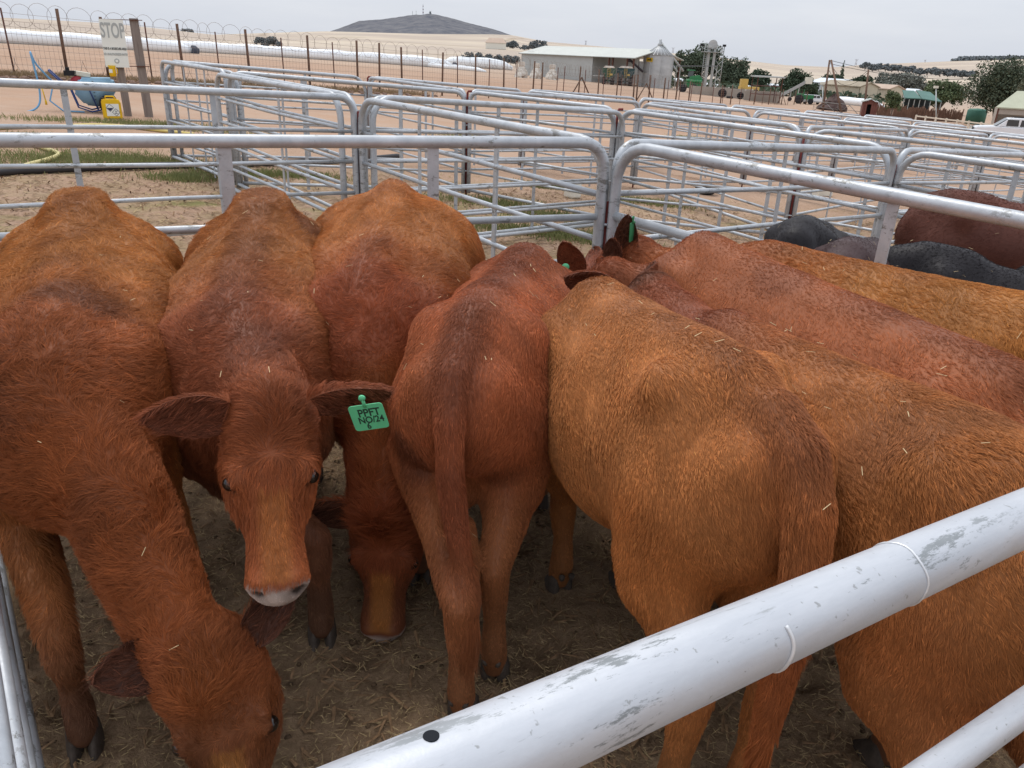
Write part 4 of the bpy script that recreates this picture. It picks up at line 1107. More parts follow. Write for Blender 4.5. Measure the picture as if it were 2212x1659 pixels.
for a_, c_ in zip(pp[:12], pp[1:13]):
    L_ = (c_-a_).length; n_ = int(L_/.8*10); t = (c_-a_).normalized(); sdv = Vector((t.y, -t.x, 0))
    for i in range(n_):
        ang += .628; q = a_+(c_-a_)*(i/n_)-f0; ring.append(q+sdv*(.4+.3*math.cos(ang))+Vector((0, 0, .34+.3*math.sin(ang))))
low.tube(ring, .008, 3); tag(low.build('lower_coil', WIRE, fence), kind='stuff')

# ---- weeds and stones along the fence (nobody could count them)
def scatter_blades(name, n, fn, hgt, mat, width=.006, seed=1):
    q = np.random.default_rng(seed); V = []; F = []
    for _ in range(n):
        r_ = fn(q)
        if r_ is None: continue
        x, y = r_; z = float(gz(x, y)); h = hgt*q.uniform(.4, 1.2); a = q.uniform(0, 6.28); l = q.uniform(-.6, .6, 2)*h
        k = len(V); w = width*q.uniform(.6, 1.4)
        V += [(x-math.cos(a)*w, y-math.sin(a)*w, z-.01), (x+math.cos(a)*w, y+math.sin(a)*w, z-.01), (x+l[0]*.5, y+l[1]*.5, z+h*.65), (x+l[0], y+l[1], z+h)]
        F += [(k, k+1, k+2), (k+1, k+3, k+2)]
    o = link(name, mesh_np(name, V, F), mat=mat); tag(o, kind='stuff'); return o
def gq(px, py):
    d = ray(px, py); t = 5.0
    for _ in range(40):
        p = CAM+d*t; g = float(gz(p[0], p[1])); t += (p[2]-g)/max(.02, -d[2]-.03)*.8
    return Vector((p[0], p[1], 0))
GRASS = simple('grass_green', lin(134, 138, 88), .8, 0, .3, 3, coord='Object')
DRYG = simple('dry_weed', lin(150, 128, 98), .9, 0, .3, 3)
pat = [(gq(px, py), rx, ry) for px, py, rx, ry in ((95, 348, .9, .9), (180, 344, 1.1, .8), (270, 346, 1.0, .8), (330, 352, .9, .6), (60, 300, 1.0, .5), (420, 282, 1.6, .5), (330, 268, 1.6, .5), (180, 262, 1.8, .5), (400, 388, .5, .3), (520, 378, .8, .3), (640, 382, .8, .25), (1060, 440, .9, .3), (1180, 405, .5, .2), (1200, 470, .9, .35), (1120, 500, .8, .3), (1270, 520, .7, .3), (1400, 440, .7, .3), (1500, 300, .8, .5), (1040, 300, 1.4, .5))]
def fgrass(q):
    c, rx, ry = pat[q.integers(len(pat))]; sdv, aw = side(c); u, v = q.normal(size=2)*.45
    return c.x+sdv.x*u*rx+aw.x*v*ry, c.y+sdv.y*u*rx+aw.y*v*ry
scatter_blades('grass', 20000, fgrass, .085, GRASS, .006, 3)
def fweed(q):
    t = q.random()**1.5; i = min(int(t*14), len(pp)-2); a_, c_ = pp[i], pp[i+1]; u = q.random(); m_ = a_+(c_-a_)*u
    return m_.x+q.normal()*.5, m_.y-.3+q.normal()*.5
scatter_blades('dry_weeds', 9000, fweed, .22, DRYG, .012, 4)
# stones and clods along the fence
b = MB(); q = np.random.default_rng(9)
for _ in range(420):
    r_ = fweed(q); x, y = r_; x += q.normal()*.6; y -= abs(q.normal())*1.2; s = q.uniform(.04, .16)
    b.lathe((x, y, float(gz(x, y))+s*.2), [(1e-3, -s*.5), (s*q.uniform(.7, 1.1), -s*.1), (s*q.uniform(.5, .9), s*.3), (1e-3, s*.5)], 6, axis=(q.normal()*.2, q.normal()*.2, 1))
tag(b.build('loose_stones', simple('stone', lin(128, 104, 90), .95, 0, .35, 5)), kind='stuff')

# ---- straw and chips on the pen floor
def straw(name, n, seed, region, smin, smax, c, wid=(.0012, .003)):
    q = np.random.default_rng(seed); V = []; F = []
    for _ in range(n):
        x, y = region(q); z = float(gz(x, y))+.012; l = q.uniform(smin, smax)*.5; a = q.uniform(0, 6.28); w = q.uniform(*wid); tl = q.normal()*.25*l
        dx, dy = math.cos(a), math.sin(a); k = len(V)
        V += [(x-dx*l-dy*w, y-dy*l+dx*w, z-tl), (x-dx*l+dy*w, y-dy*l-dx*w, z-tl), (x+dx*l+dy*w, y+dy*l-dx*w, z+tl), (x+dx*l-dy*w, y+dy*l+dx*w, z+tl), (x, y, z+.35*w+.001)]
        F += [(k, k+1, k+4), (k+1, k+2, k+4), (k+2, k+3, k+4), (k+3, k, k+4)]
    o = link(name, mesh_np(name, V, F), mat=c); tag(o, kind='stuff'); return o
STRAW = simple('straw', lin(172, 148, 108), .8, 0, .4, 60); CHIP = simple('wood_chip', lin(132, 104, 76), .9, 0, .45, 40)
straw('straw_bits', 28000, 5, lambda q: (q.uniform(-1.9, 2.0), q.uniform(.75, 3.9)), .008, .035, STRAW, (.0005, .0013))
straw('wood_chips', 4200, 6, lambda q: (q.uniform(-1.9, 2.0), q.uniform(.75, 3.9)), .02, .075, CHIP, (.002, .0055))
straw('scattered_chips', 12000, 8, lambda q: (q.uniform(-7, 5.5), q.uniform(4.0, 12)), .03, .13, CHIP, (.003, .008))
straw('pale_chips', 7000, 18, lambda q: (q.uniform(-7.5, 5.5), q.uniform(4.0, 13)), .02, .09, STRAW, (.003, .007))
def clods():
    b = MB(); q = np.random.default_rng(3)
    for _ in range(1400):
        x = q.uniform(-1.8, 1.8); y = q.uniform(.8, 3.6); s = q.uniform(.003, .013)
        b.lathe((x, y, s*.2), [(1e-3, -s*.5), (s*q.uniform(.7, 1.2), -s*.1), (s*q.uniform(.4, .9), s*.3), (1e-3, s*.45)], 6, axis=(q.normal()*.4, q.normal()*.4, 1))
    tag(b.build('dung_clods', simple('dung', lin(96, 76, 56), .95, 0, .4, 30)), kind='stuff')
clods()

# ---- sign on two timber posts
TIMB = NM('grey_timber'); _c = TIMB.mix(TIMB.ramp(TIMB.noise(3, 6, .7, mscale=(9, 9, .6)), [(.3, 0), (.7, 1)]), lin(112, 100, 94), lin(140, 130, 122)); TIMB.set(_c, .9); TIMB.bump(TIMB.noise(6, 5, .7, mscale=(9, 9, .6)), .5, .01); TIMB = TIMB.m
SIGNW = simple('sign_board', lin(228, 230, 222), .5, 0, .06, 3)
def flat(name, c): return simple(name, c, .6, 0, .05, 3)
INK = flat('ink_dark', lin(70, 72, 74)); INKG = flat('ink_faded', lin(168, 172, 170)); BLUEINK = flat('ink_blue', lin(40, 48, 84))
def text(s, size, loc, rot, mat, parent, name='lettering', ext=.0015, align='CENTER', sx=1.0, spacing=1.0):
    o = bpy.data.objects.new(name, text_mesh(s, size, ext, align, spacing, size*.022)); col.objects.link(o); o.data.materials.append(mat); o.parent = parent; o.location = loc; o.rotation_euler = rot; o.scale = (sx, 1, 1); return o
pA = place(277, 17.0); pB = place(322, 17.2)
sroot = empty('warning_sign', (pA+pB)/2, 'pale STOP biosecure area sign between two grey timber posts', 'sign')
rt = (pB-pA); rt.z = 0; wpost = rt.length; rt.normalize(); ctr = (pA+pB)/2; fwd = Vector((rt.y, -rt.x, 0))   # towards camera
lean = Vector((0, 0, 1))*1.0-rt*.02
def SP(u, h): return rt*u+lean*h
b = MB().bar(SP(-wpost/2, -.2), SP(-wpost/2-.0, 1.90), .15, .09, upv=fwd); b.build('post', TIMB, sroot)
b = MB().bar(SP(wpost/2, -.2), SP(wpost/2, 1.98), .17, .10, upv=fwd); b.build('post', TIMB, sroot)
for zz in (1.93, 1.02):
    MB().bar(SP(-wpost/2-.22, zz)+fwd*.07, SP(wpost/2+.16, zz+.02)+fwd*.07, .015, .045, upv=fwd).build('iron_strap', RUST, sroot)
bw, bh = .46, .93; bc = SP(-wpost/2-.04, 1.47)+fwd*.10
rz = math.atan2(rt.y, rt.x)
bd = MB().box((0, 0, 0), (bw, .012, bh)).build('board', SIGNW, sroot); bd.location = bc; bd.rotation_euler = (0, 0, rz)
for s, sz, zz, mt, sx_ in (('STOP', .40, .24, INKG, .48), ('THIS IS A BIOSECURE AREA', .066, -.10, INK, .56), ('NO UNAUTHORIZED ENTRY', .064, -.21, INKG, .56)):
    text(s, sz, (0, -.010, zz), (rad(90), 0, 0), mt, bd, sx=sx_)
MB().lathe((0, -.006, -.34), [(.05, 0), (.05, .003)], 16, axis=(0, -1, 0)).build('emblem', INKG, bd); MB().box((0, -.011, -.34), (.05, .003, .05)).build('emblem_shield', SIGNW, bd)
YEL = simple('yellow_plastic', lin(224, 182, 30), .45, 0, .12, 6); 
mug = empty('yellow_container', sroot.location+SP(-wpost/2-.17, .82)+fwd*.12, 'small yellow cut-open bottle hanging on the left sign post', 'container')
mb = MB().lathe((0, 0, 0), [(.05, 0), (.065, .01), (.07, .1), (.06, .17), (.075, .22)], 14); mb.build('cup', YEL, mug)
MB().box((0, -.069, .11), (.07, .004, .07)).build('label', SIGNW, mug); MB().tube([(.06, 0, .05), (.11, 0, .07), (.11, 0, .15), (.06, 0, .18)], .008, 6).build('handle', YEL, mug)

# ---- yellow jerry can
pj = place(245, 16.2); jc = empty('jerry_can', pj, 'yellow jerry can with a white hazard label beside the sign post', 'jerry can', rz=math.atan2(pj.x, -pj.y)*0+rad(25))
w_, h_ = .36, .39
poly = [(-w_/2, 0, 0), (w_/2, 0, 0), (w_/2, 0, h_-.05), (w_/2-.05, 0, h_), (-w_/2+.02, 0, h_), (-w_/2, 0, h_-.03)]
bm = bmesh.new(); me = MB().prism([(x, -.12, z) for x, _, z in poly], (0, -.12, 0), (0, .12, 0)).mesh('jerry_body'); bm.from_mesh(me); bmesh.ops.bevel(bm, geom=bm.edges[:], offset=.018, segments=2, affect='EDGES'); bm.to_mesh(me); bm.free()
link('can_body', me, jc, mat=YEL); MB().tube([(-.1, 0, h_-.005), (-.09, 0, h_+.05), (.06, 0, h_+.05), (.09, 0, h_-.005)], .016, 8).build('handle', YEL, jc)
MB().lathe((-.14, 0, h_-.01), [(.032, 0), (.034, .035), (.03, .04)], 12).build('cap', flat('cap_dark', lin(52, 40, 34)), jc)
lb = MB().box((.02, -.124, .18), (.24, .004, .24)).build('label', SIGNW, jc)
for cx, cz, fill in ((-.03, .225, 1), (.075, .135, 0)):
    dm = MB(); s = .072
    for a in range(4):
        p0 = (cx+s*math.cos(a*math.pi/2), -.128, cz+s*math.sin(a*math.pi/2)); p1 = (cx+s*math.cos((a+1)*math.pi/2), -.128, cz+s*math.sin((a+1)*math.pi/2)); dm.bar(p0, p1, .006, .003, upv=(0, 1, 0))
    if fill: dm.prism([(cx-s*.8, -.127, cz-.005), (cx, -.127, cz-s*.85), (cx+s*.8, -.127, cz-.005)], (0, 0, 0), (0, -.003, 0))
    else:
        dm.bar((cx-.03, -.128, cz-.02), (cx+.03, -.128, cz-.025), .008, .003, upv=(0, 1, 0)); dm.bar((cx, -.128, cz-.02), (cx-.01, -.128, cz+.035), .007, .003, upv=(0, 1, 0)); dm.bar((cx-.005, -.128, cz+.01), (cx+.03, -.128, cz+.03), .006, .003, upv=(0, 1, 0))
    dm.build('hazard_mark', BLUEINK, lb)

# ---- blue sprayer cart
pc = place(205, 17.2); cart = empty('spray_cart', pc, 'light blue tank cart with red engine and dark blue tubular frame', 'spray cart', rz=rad(28))
TANK = simple('blue_plastic', lin(132, 168, 190), .5, 0, .1, 4); NAVY = simple('navy_paint', lin(52, 72, 124), .5, .1, .2, 8); ENG = simple('engine_red', lin(140, 36, 46), .45, .1, .2, 8); BLK = simple('black_rubber', (.02, .02, .022), .8, 0, .3, 8); CRM = simple('cream_cover', lin(214, 212, 196), .5, 0, .1, 6)
tk = [(-.36, 0, .33), (-.16, 0, .06), (.22, 0, .02), (.46, 0, .30), (.52, 0, .44), (.46, 0, .62), (-.20, 0, .62)]
me = MB().prism([(x, -.28, z) for x, _, z in tk], (0, -.28, 0), (0, .28, 0)).mesh('tank'); bm = bmesh.new(); bm.from_mesh(me); bmesh.ops.bevel(bm, geom=bm.edges[:], offset=.05, segments=3, affect='EDGES'); bm.to_mesh(me); bm.free(); me.polygons.foreach_set('use_smooth', [True]*len(me.polygons))
tank = link('tank', me, cart, mat=TANK); tank.location = (0, 0, .1)
mk = MB()
for i in range(6): mk.box((.05, -.292, .18+i*.075), (.035, .01, .012))
mk.build('level_mark', INK, tank)
fr = MB()
for y in (-.33, .33): fr.tube([(-.75, y, .85), (-.55, y, .62), (-.42, y, .58), (-.30, y, .12), (-.05, y, .03), (.35, y, .12)], .016, 8); fr.tube([(-.42, y, .58), (-.05, y, .52), (.08, y, .06)], .016, 8)
fr.tube([(-.75, -.33, .85), (-.75, .33, .85)], .016, 8); fr.build('tube_frame', NAVY, cart)
for y in (-.36, .36):
    w = MB().lathe((.30, y, .19), [(.10, -.035), (.19, -.035), (.20, 0), (.19, .035), (.10, .035)], 18, axis=(0, 1, 0)).build('wheel', BLK, cart)
    MB().lathe((.30, y, .19), [(.02, -.05), (.1, -.02), (.1, .02), (.02, .05)], 12, axis=(0, 1, 0)).build('rim', CRM, w)
en = MB().lathe((-.24, -.1, .60), [(.01, -.12), (.11, -.11), (.15, -.03), (.15, .04), (.1, .1), (.01, .12)], 16, axis=(0, -1, 0)).box((-.24, .05, .60), (.24, .25, .18)).build('engine', ENG, cart)
MB().box((-.12, 0, .79), (.30, .26, .08), ry=.15).build('engine_cover', CRM, cart)
MB().box((-.36, 0, .80), (.24, .26, .10)).box((-.40, 0, .88), (.08, .1, .07)).build('air_filter', BLK, cart)
HB = simple('blue_hose', lin(110, 160, 196), .5, 0, .1, 5)
def ground_path(pts, dz=0.0):
    return [Vector(p) for p in pts]
def hose(name, lab, pxpts, r, mat, cat='hose', lift=0.012, world=None, n=10):
    P = [Vector((float(atp[0]), float(atp[1]), 0)) for atp in world]
    # catmull-rom smooth
    out = []
    for i in range(len(P)-1):
        p0, p1, p2, p3 = P[max(i-1, 0)], P[i], P[i+1], P[min(i+2, len(P)-1)]
        for k in range(n):
            t = k/n; out.append(.5*((2*p1)+(p2-p0)*t+(2*p0-5*p1+4*p2-p3)*t*t+(3*p1-p0-3*p2+p3)*t**3))
    out.append(P[-1])
    for o_ in out: o_.z = float(gz(o_.x, o_.y))+r+lift*.3
    o0 = out[0].copy(); b = MB().tube([o_-o0 for o_ in out], r, 8); ob = b.build(name, mat, None, o0); return tag(ob, lab, cat)
def gp(px, py):
    """ground point seen at px,py on the near slope"""
    d = ray(px, py); t = 5.0
    for _ in range(40):
        p = CAM+d*t; g = float(gz(p[0], p[1])); t += (p[2]-g)/max(.02, -d[2]-.03)*.8
    p = CAM+d*t; return (p[0], p[1])
hose('yellow_hose', 'long yellow hose lying on the dirt behind the left pen', None, .030, simple('hose_yellow', lin(206, 186, 110), .55, 0, .1, 3), world=[gp(-60, 284), gp(40, 279), gp(120, 277), gp(200, 274), gp(270, 277), gp(345, 286), gp(420, 294)])
hose('bent_hose', 'faded yellow hose curving through the grass patch', None, .032, simple('hose_faded', lin(196, 182, 126), .6, 0, .15, 3), world=[gp(68, 316), gp(110, 330), gp(128, 340), gp(100, 352), gp(70, 360), gp(30, 372), gp(-20, 380)])
hose('black_pipe', 'black irrigation pipe lying along the ground behind the pens', None, .045, simple('pipe_black', lin(62, 60, 62), .6, 0, .2, 4), 'pipe', world=[gp(-40, 384), gp(60, 377), gp(180, 372), gp(330, 366), gp(460, 363), gp(620, 358), gp(760, 352), gp(860, 343)])
hl = [(-.62, -.1, .50), (-.95, -.2, .95), (-1.02, -.25, 1.2), (-1.0, -.3, .95), (-.98, -.32, .45), (-1.05, -.4, .15), (-1.3, -.5, .03), (-1.8, -.6, .03), (-2.3, -.5, .03), (-2.0, -.9, .03), (-1.2, -1.0, .03)]
hl = [Vector(h_) for h_ in hl]; hl = [.5*((2*hl[i])+(hl[i+1]-hl[max(i-1, 0)])*t+(2*hl[max(i-1, 0)]-5*hl[i]+4*hl[i+1]-hl[min(i+2, 10)])*t*t+(3*hl[i]-hl[max(i-1, 0)]-3*hl[i+1]+hl[min(i+2, 10)])*t**3) for i in range(10) for t in (0, .25, .5, .75)]
MB().tube(hl, .02, 7).build('spray_hose', HB, cart); MB().tube([(-.45, -.2, .6), (-.72, -.3, .55), (-.82, -.35, .25), (-.6, -.4, .05), (-.2, -.4, .03)], .018, 7).build('return_hose', HB, cart)
MB().tube([(-.93, -.35, .55), (-.90, -.36, .25)], .012, 6).lathe((-.90, -.36, .17), [(.022, 0), (.02, .08), (.01, .1)], 8).build('spray_lance', YEL, cart)

# ---- stacked gates leaning at far left
lg = gp(20, 470); lroot = empty('leaning_gate_stack', (lg[0], lg[1], float(gz(*lg))), 'grey worn pipe gates propped together at the left edge', 'gate')
OLD = simple('worn_galvanised', lin(142, 140, 136), .6, .3, .25, 12)
for i in range(3):
    b = MB(); o_ = Vector((-.28+i*.11, .1-.12*i, 0))
    a_ = Vector((.34, .5, 0)); top = Vector((-.33, .25, 1.15))
    b.tube([o_+a_*.0, o_+top], .028, 8); b.build('upright', OLD, lroot)
    b = MB()
    for k in range(4): b.tube([o_+top*(.12+.25*k), o_+top*(.12+.25*k)-Vector((1.2, -.55, .02))], .018, 6)
    b.build('rail', OLD, lroot)

# ---- buckets and tubs
WPL = simple('white_plastic', lin(226, 222, 208), .5, 0, .1, 5)
g = gp(1236, 427); bk = empty('white_bucket', (g[0], g[1], float(gz(*g))), 'white plastic drum bucket standing inside a back pen', 'bucket')
MB().lathe((0, 0, 0), [(.10, 0), (.125, .01), (.128, .04), (.122, .1), (.126, .2), (.118, .22), (.118, .235)], 18).build('drum', WPL, bk); MB().tube([(-.12, -.02, .2), (-.07, -.12, .13), (.07, -.12, .13), (.12, -.02, .2)], .006, 6).build('handle', OLD, bk)
g = gp(1522, 419); tb = empty('black_tub', (g[0], g[1], float(gz(*g))), 'low black rubber tub on the dirt in a middle pen', 'tub')
MB().lathe((0, 0, 0), [(.12, 0), (.16, .02), (.18, .14), (.19, .15), (.17, .145), (.14, .03)], 18).build('tub', BLK, tb); MB().tube([(.18, 0, .14), (.23, 0, .11), (.18, .05, .12)], .012, 6).build('handle', BLK, tb)
for px, py, l in ((1778, 422, 'pale square block lying in a pen beyond the black calves'), (1745, 512/1.0-90, 'second pale block beside the first behind the rails')):
    g = gp(px, py); o_ = MB().box((0, 0, .09), (.26, .22, .17)).box((0, 0, .19), (.22, .18, .03)).build('salt_block', WPL, None, (g[0], g[1], float(gz(*g)))); tag(o_, l, 'block')

# ---- silage bags
BAG = simple('silage_film', lin(236, 240, 242), .35, 0, .05, .6); MOUTH = simple('bag_mouth', lin(70, 74, 84), .8, 0, .2, 1)
def bag(px0, d0, px1, d1, dia, lab, mouth=None, sag=0):
    a_ = place(px0, d0); c_ = place(px1, d1); n = max(6, int((c_-a_).length/2.5)); o0 = a_.copy()
    e = empty('silage_bag', o0, lab, 'silage bag', 'long white silage bags'); P = []; rr = []
    for i in range(n+1):
        t = i/n; p = a_+(c_-a_)*t; p.z = float(fz(np.array([p.x]), np.array([p.y]))[0]); taper = min(1, .35+t*n*.5, .35+(1-t)*n*.5)
        r_ = dia/2*taper*(1+.05*math.sin(i*1.7)); P.append(p-o0+Vector((0, 0, r_*.85))); rr.append(r_)
    MB().tube(P, rr, 14).build('film_tube', BAG, e)
    if mouth:
        q_ = P[-1]; t = (P[-1]-P[-2]).normalized(); MB().lathe(q_, [(dia*.42, -.4), (dia*.46, .3), (dia*.30, 1.0), (.01, 1.1)], 12, axis=t).build('tied_end', MOUTH, e)
    return e
bag(-160, 128, 418, 150, 2.5, 'white silage bag at far left ending in a dark tied mouth', True)
bag(330, 172, 980, 185, 2.5, 'second white silage bag running along behind the fence to a dark end', True)
bag(955, 215, 1106, 222, 3.0, 'short tall white silage bag left of the barn')
bag(860, 190, 1050, 172, 1.1, 'thin collapsed white bag end lying in front of the bags', False)
for a_ in ((1446, 205, 1480, 205, 1.9, 'white bag heap between the silo and the harvester'), (1504, 195, 1556, 190, 1.6, 'white bag right of the elevator tower'), (1570, 200, 1636, 195, 1.6, 'white bag behind the concrete bunkers'), (1640, 215, 1712, 215, 2.2, 'white bag behind the loading conveyor'), (1786, 165, 1912, 150, 1.6, 'white bag in front of the pale gable sheds'), (1275, 230, 1376, 230, 3.4, 'white bag seen through the open barn bays')):
    bag(*a_[:5], a_[5])

# ---- barn
GALV = simple('galvanised_sheet', lin(176, 180, 176), .45, .3, .10, .6)
def corr(name, c, sc_=3.2, rough=.5, metal=.25):
    M = NM(name); w = M.n('ShaderNodeTexWave'); w.inputs['Scale'].default_value = sc_; w.bands_direction = 'X'; M.l(M.tc.outputs['Object'], w.inputs['Vector'])
    f = M.noise(.5, 5, .65); cc = M.mix(M.ramp(f, [(.3, 0), (.7, 1)]), tuple(x*.88 for x in c), c); cc = M.mix(M.ramp(w.outputs['Fac'], [(0, .18), (.5, 0)]), cc, tuple(x*.6 for x in c))
    M.set(cc, rough, metal, .4); M.bump(w.outputs['Fac'], .5, .03); return M.m
WALLS = corr('wall_sheet', lin(182, 186, 184), 1.2); ROOFS = corr('roof_sheet', lin(190, 192, 184), 1.0)
A = place(1125, 182); B = place(1366, 160); Ld = (B-A); Ld.z = 0; LB = Ld.length; u = Ld/LB; w2 = Vector((-u.y, u.x, 0)); zb = min(A.z, B.z)
rz = math.atan2(u.y, u.x)
barn = empty('barn', (A.x, A.y, A.z), 'long pale steel barn with closed left half and open bays on the right', 'barn', rz=rz)
hE = mm(42, 180); cl_ = LB*.66; wd = 16
zr = (B.z-A.z)/LB
def BW(x, z): return z+zr*x*.0
MB().box((cl_/2, .06, hE/2-.4), (cl_, .12, hE+.8)).build('wall', WALLS, barn)
MB().box((.06, wd/2, hE/2-.4), (.12, wd, hE+.8)).build('gable_wall', WALLS, barn); MB().box((cl_-.06, wd/2, hE/2-.4), (.12, wd-.3, hE+.8)).build('gable_wall', WALLS, barn)
MB().box((cl_/2, wd, hE/2-.4), (cl_, .12, hE+.8)).build('wall', WALLS, barn)
rf = MB(); rh = hE+mm(17, 175)
rf.prism([(-.4, -.5, hE-.05), (-.4, wd/2, rh), (-.4, wd+.5, hE-.05), (-.4, wd+.5, hE+.12), (-.4, wd/2, rh+.17), (-.4, -.5, hE+.12)], (0, 0, 0), (LB+.8, 0, 0)); rf.build('roof', ROOFS, barn)
MB().tube([(-.4, -.55, hE+.02), (LB+.4, -.55, hE+.02)], .12, 6).build('gutter', GALV, barn)
MB().box((.9, 1.9, hE+1.35), (2.3, .05, .45), rx=math.atan2(rh-hE, wd/2)-math.pi/2+1.57).build('roof_lettering_panel', INK, barn)
for x in (cl_+LB*.135, cl_+LB*.165, cl_+LB*.28, LB-.3): MB().box((x, .1, hE/2-1.2), (.25, .25, hE+2.4)).build('bay_post', RUST, barn)
for x in (cl_+LB*.17, LB-.3): MB().box((x, wd, hE/2-1.2), (.25, .25, hE+2.4)).build('bay_post', RUST, barn)
MB().box((cl_+2, .08, .8), (3.5, .1, .2)).build('base_rail', GALV, barn)

# ---- tarp covered heaps
TARP = NM('tarpaulin'); _c = TARP.mix(TARP.ramp(TARP.noise(.8, 6, .7), [(.4, 0), (.62, 1)]), lin(226, 222, 212), lin(168, 154, 140)); TARP.set(_c, .8); TARP.bump(TARP.noise(1.2, 6, .7), .9, .2); TARP = TARP.m
for i, (px, tp) in enumerate(((1126, 'leftmost'), (1158, 'middle'), (1192, 'rightmost'))):
    p = place(px, 150+i*3); w = mm(27, 152); h = mm(31, 152); q = np.random.default_rng(i+4); V = []; F = []
    n = 20; prof = [(.52, 0), (.50, .12), (.40, .35), (.30, .55), (.20, .74), (.27, .76), (.25, 1.0), (.0, 1.02)]
    for r_, z in prof:
        for k in range(n):
            a = 6.283*k/n; rr = r_*w*(1+.16*math.sin(k*2.3+z*5+i)*(z < .7)+.1*q.normal()*(z < .7)); V.append((math.cos(a)*rr, math.sin(a)*rr*.8, z*h))
    for j in range(len(prof)-1):
        for k in range(n): F.append((j*n+k, j*n+(k+1) % n, (j+1)*n+(k+1) % n, (j+1)*n+k))
    o_ = link('covered_implement', mesh_np('covered_implement', V, F), None, p, TARP); tag(o_, '%s of the three tarpaulin covered implements along the barn wall' % tp, 'covered implement', 'tarpaulin covered implements')

# ---- silo
D_ = 165.; p = place(1416, D_); r_ = mm(62, D_)/2; hw_ = mm(64, D_)
SILO = NM('silo_steel'); _w = SILO.n('ShaderNodeTexWave'); _w.bands_direction = 'Z'; _w.inputs['Scale'].default_value = 1.2; SILO.l(SILO.tc.outputs['Object'], _w.inputs['Vector']); _c = SILO.mix(SILO.ramp(SILO.noise(.35, 4, .6, mscale=(1, 1, 2.2)), [(.35, 0), (.65, 1)]), (.40, .41, .41), (.52, .53, .53)); SILO.set(_c, .5, .3, .5); SILO.bump(_w.outputs['Fac'], .12, .01); SILO = SILO.m
silo = empty('grain_silo', p, 'round corrugated steel grain silo with conical roof', 'silo')
for i in range(6):
    MB().lathe((0, 0, 0), [(r_*(1+.004*(i % 2)), hw_*i/6), (r_*(1+.004*(i % 2)), hw_*(i+1)/6+.01)], 40, caps=False).build('wall_ring', SILO, silo)
ch = mm(21, D_); cone = MB().lathe((0, 0, 0), [(r_*1.04, hw_-.02), (r_*.12, hw_+ch*.92), (.001, hw_+ch*.93)], 32).build('cone_roof', SILO, silo)
b = MB()
for k in range(24):
    a = 6.283*k/24; b.bar((r_*1.04*math.cos(a), r_*1.04*math.sin(a), hw_+.02), (r_*.12*math.cos(a), r_*.12*math.sin(a), hw_+ch*.94), .07)
b.build('roof_rib', SILO, silo)
MB().lathe((0, 0, hw_+ch*.9), [(.5, 0), (.5, .35), (.25, .6), (.3, 1.2), (.01, 1.3)], 12).build('roof_cap', SILO, silo)
sd_, aw_ = side(p)
for a in (-.55, .25, -1.5, 1.5): MB().bar(-aw_*(r_*1.01*math.cos(a))+sd_*(r_*1.01*math.sin(a)), -aw_*(r_*1.01*math.cos(a))+sd_*(r_*1.01*math.sin(a))+Vector((0, 0, hw_)), .14).build('wall_stiffener', SILO, silo)
bd = MB().box((0, 0, 0), (1.55, .05, .75)).build('badge', YEL, silo); bd.location = -aw_*r_*1.03*math.cos(.62)-sd_*r_*1.03*math.sin(.62)+Vector((0, 0, hw_*.86)); bd.rotation_euler = (0, 0, math.atan2(-aw_.y, -aw_.x)+math.pi/2-.62)
text('mfs', .75, (0, -.05, .03), (rad(90), 0, 0), BLK, bd, ext=.01, sx=1.1)
PIPEM = simple('chute_steel', lin(170, 172, 170), .5, .4, .1, 2)
ap = Vector((0, 0, hw_+ch+.6))
e1 = sd_*mm(55, D_)+Vector((0, 0, hw_*.55)); MB().tube([ap, e1], .22, 8).build('spout', PIPEM, silo); MB().tube([sd_*r_+Vector((0, 0, hw_*.72)), sd_*(r_+mm(12, D_))+Vector((0, 0, hw_*.52))], .2, 8).build('spout', PIPEM, silo)
MB().tube([-sd_*r_*.95-aw_*2+Vector((0, 0, hw_*.48)), -sd_*(r_+mm(30, D_))-aw_*2+Vector((0, 0, hw_*.84))], .22, 8).box(-sd_*(r_+mm(31, D_))-aw_*2+Vector((0, 0, hw_*.83)), (.7, .5, .9)).build('auger', simple('auger_dark', lin(84, 78, 84), .6, .2, .2, 3), silo)
MB().box(-sd_*r_*1.05+Vector((0, 0, hw_*.4)), (1.6, 1.6, hw_*.8)).build('side_hopper', SILO, silo)

# ---- bucket elevator tower
D_ = 175.; p = place(1527, D_); tw = empty('elevator_tower', p, 'tall bucket elevator tower with twin ducts, ladder and round head', 'tower'); sd_, aw_ = side(p); H_ = mm(92, D_)
for s in (-.62, .62): MB().bar(sd_*s, sd_*s+Vector((0, 0, H_)), .5).build('duct', PIPEM, tw)
b = MB().tube([-sd_*1.6-aw_*.3, -sd_*1.6-aw_*.3+Vector((0, 0, H_*1.02))], .07, 5)
b.tube([-sd_*1.05-aw_*.3, -sd_*1.05-aw_*.3+Vector((0, 0, H_*1.02))], .07, 5)
for k in range(26): b.tube([-sd_*1.6-aw_*.3+Vector((0, 0, H_*k/26)), -sd_*1.05-aw_*.3+Vector((0, 0, H_*k/26))], .05, 4)
b.build('ladder', PIPEM, tw)
b = MB()
for k in range(6):
    z0 = H_*k/6; b.tube([sd_*1.0+Vector((0, 0, z0)), sd_*2.6+aw_+Vector((0, 0, z0+H_/6))], .06, 4); b.tube([sd_*2.6+aw_+Vector((0, 0, z0)), sd_*1.0+Vector((0, 0, z0+H_/6))], .06, 4)
b.tube([sd_*2.6+aw_, sd_*2.6+aw_+Vector((0, 0, H_))], .09, 5); b.build('lattice', PIPEM, tw)
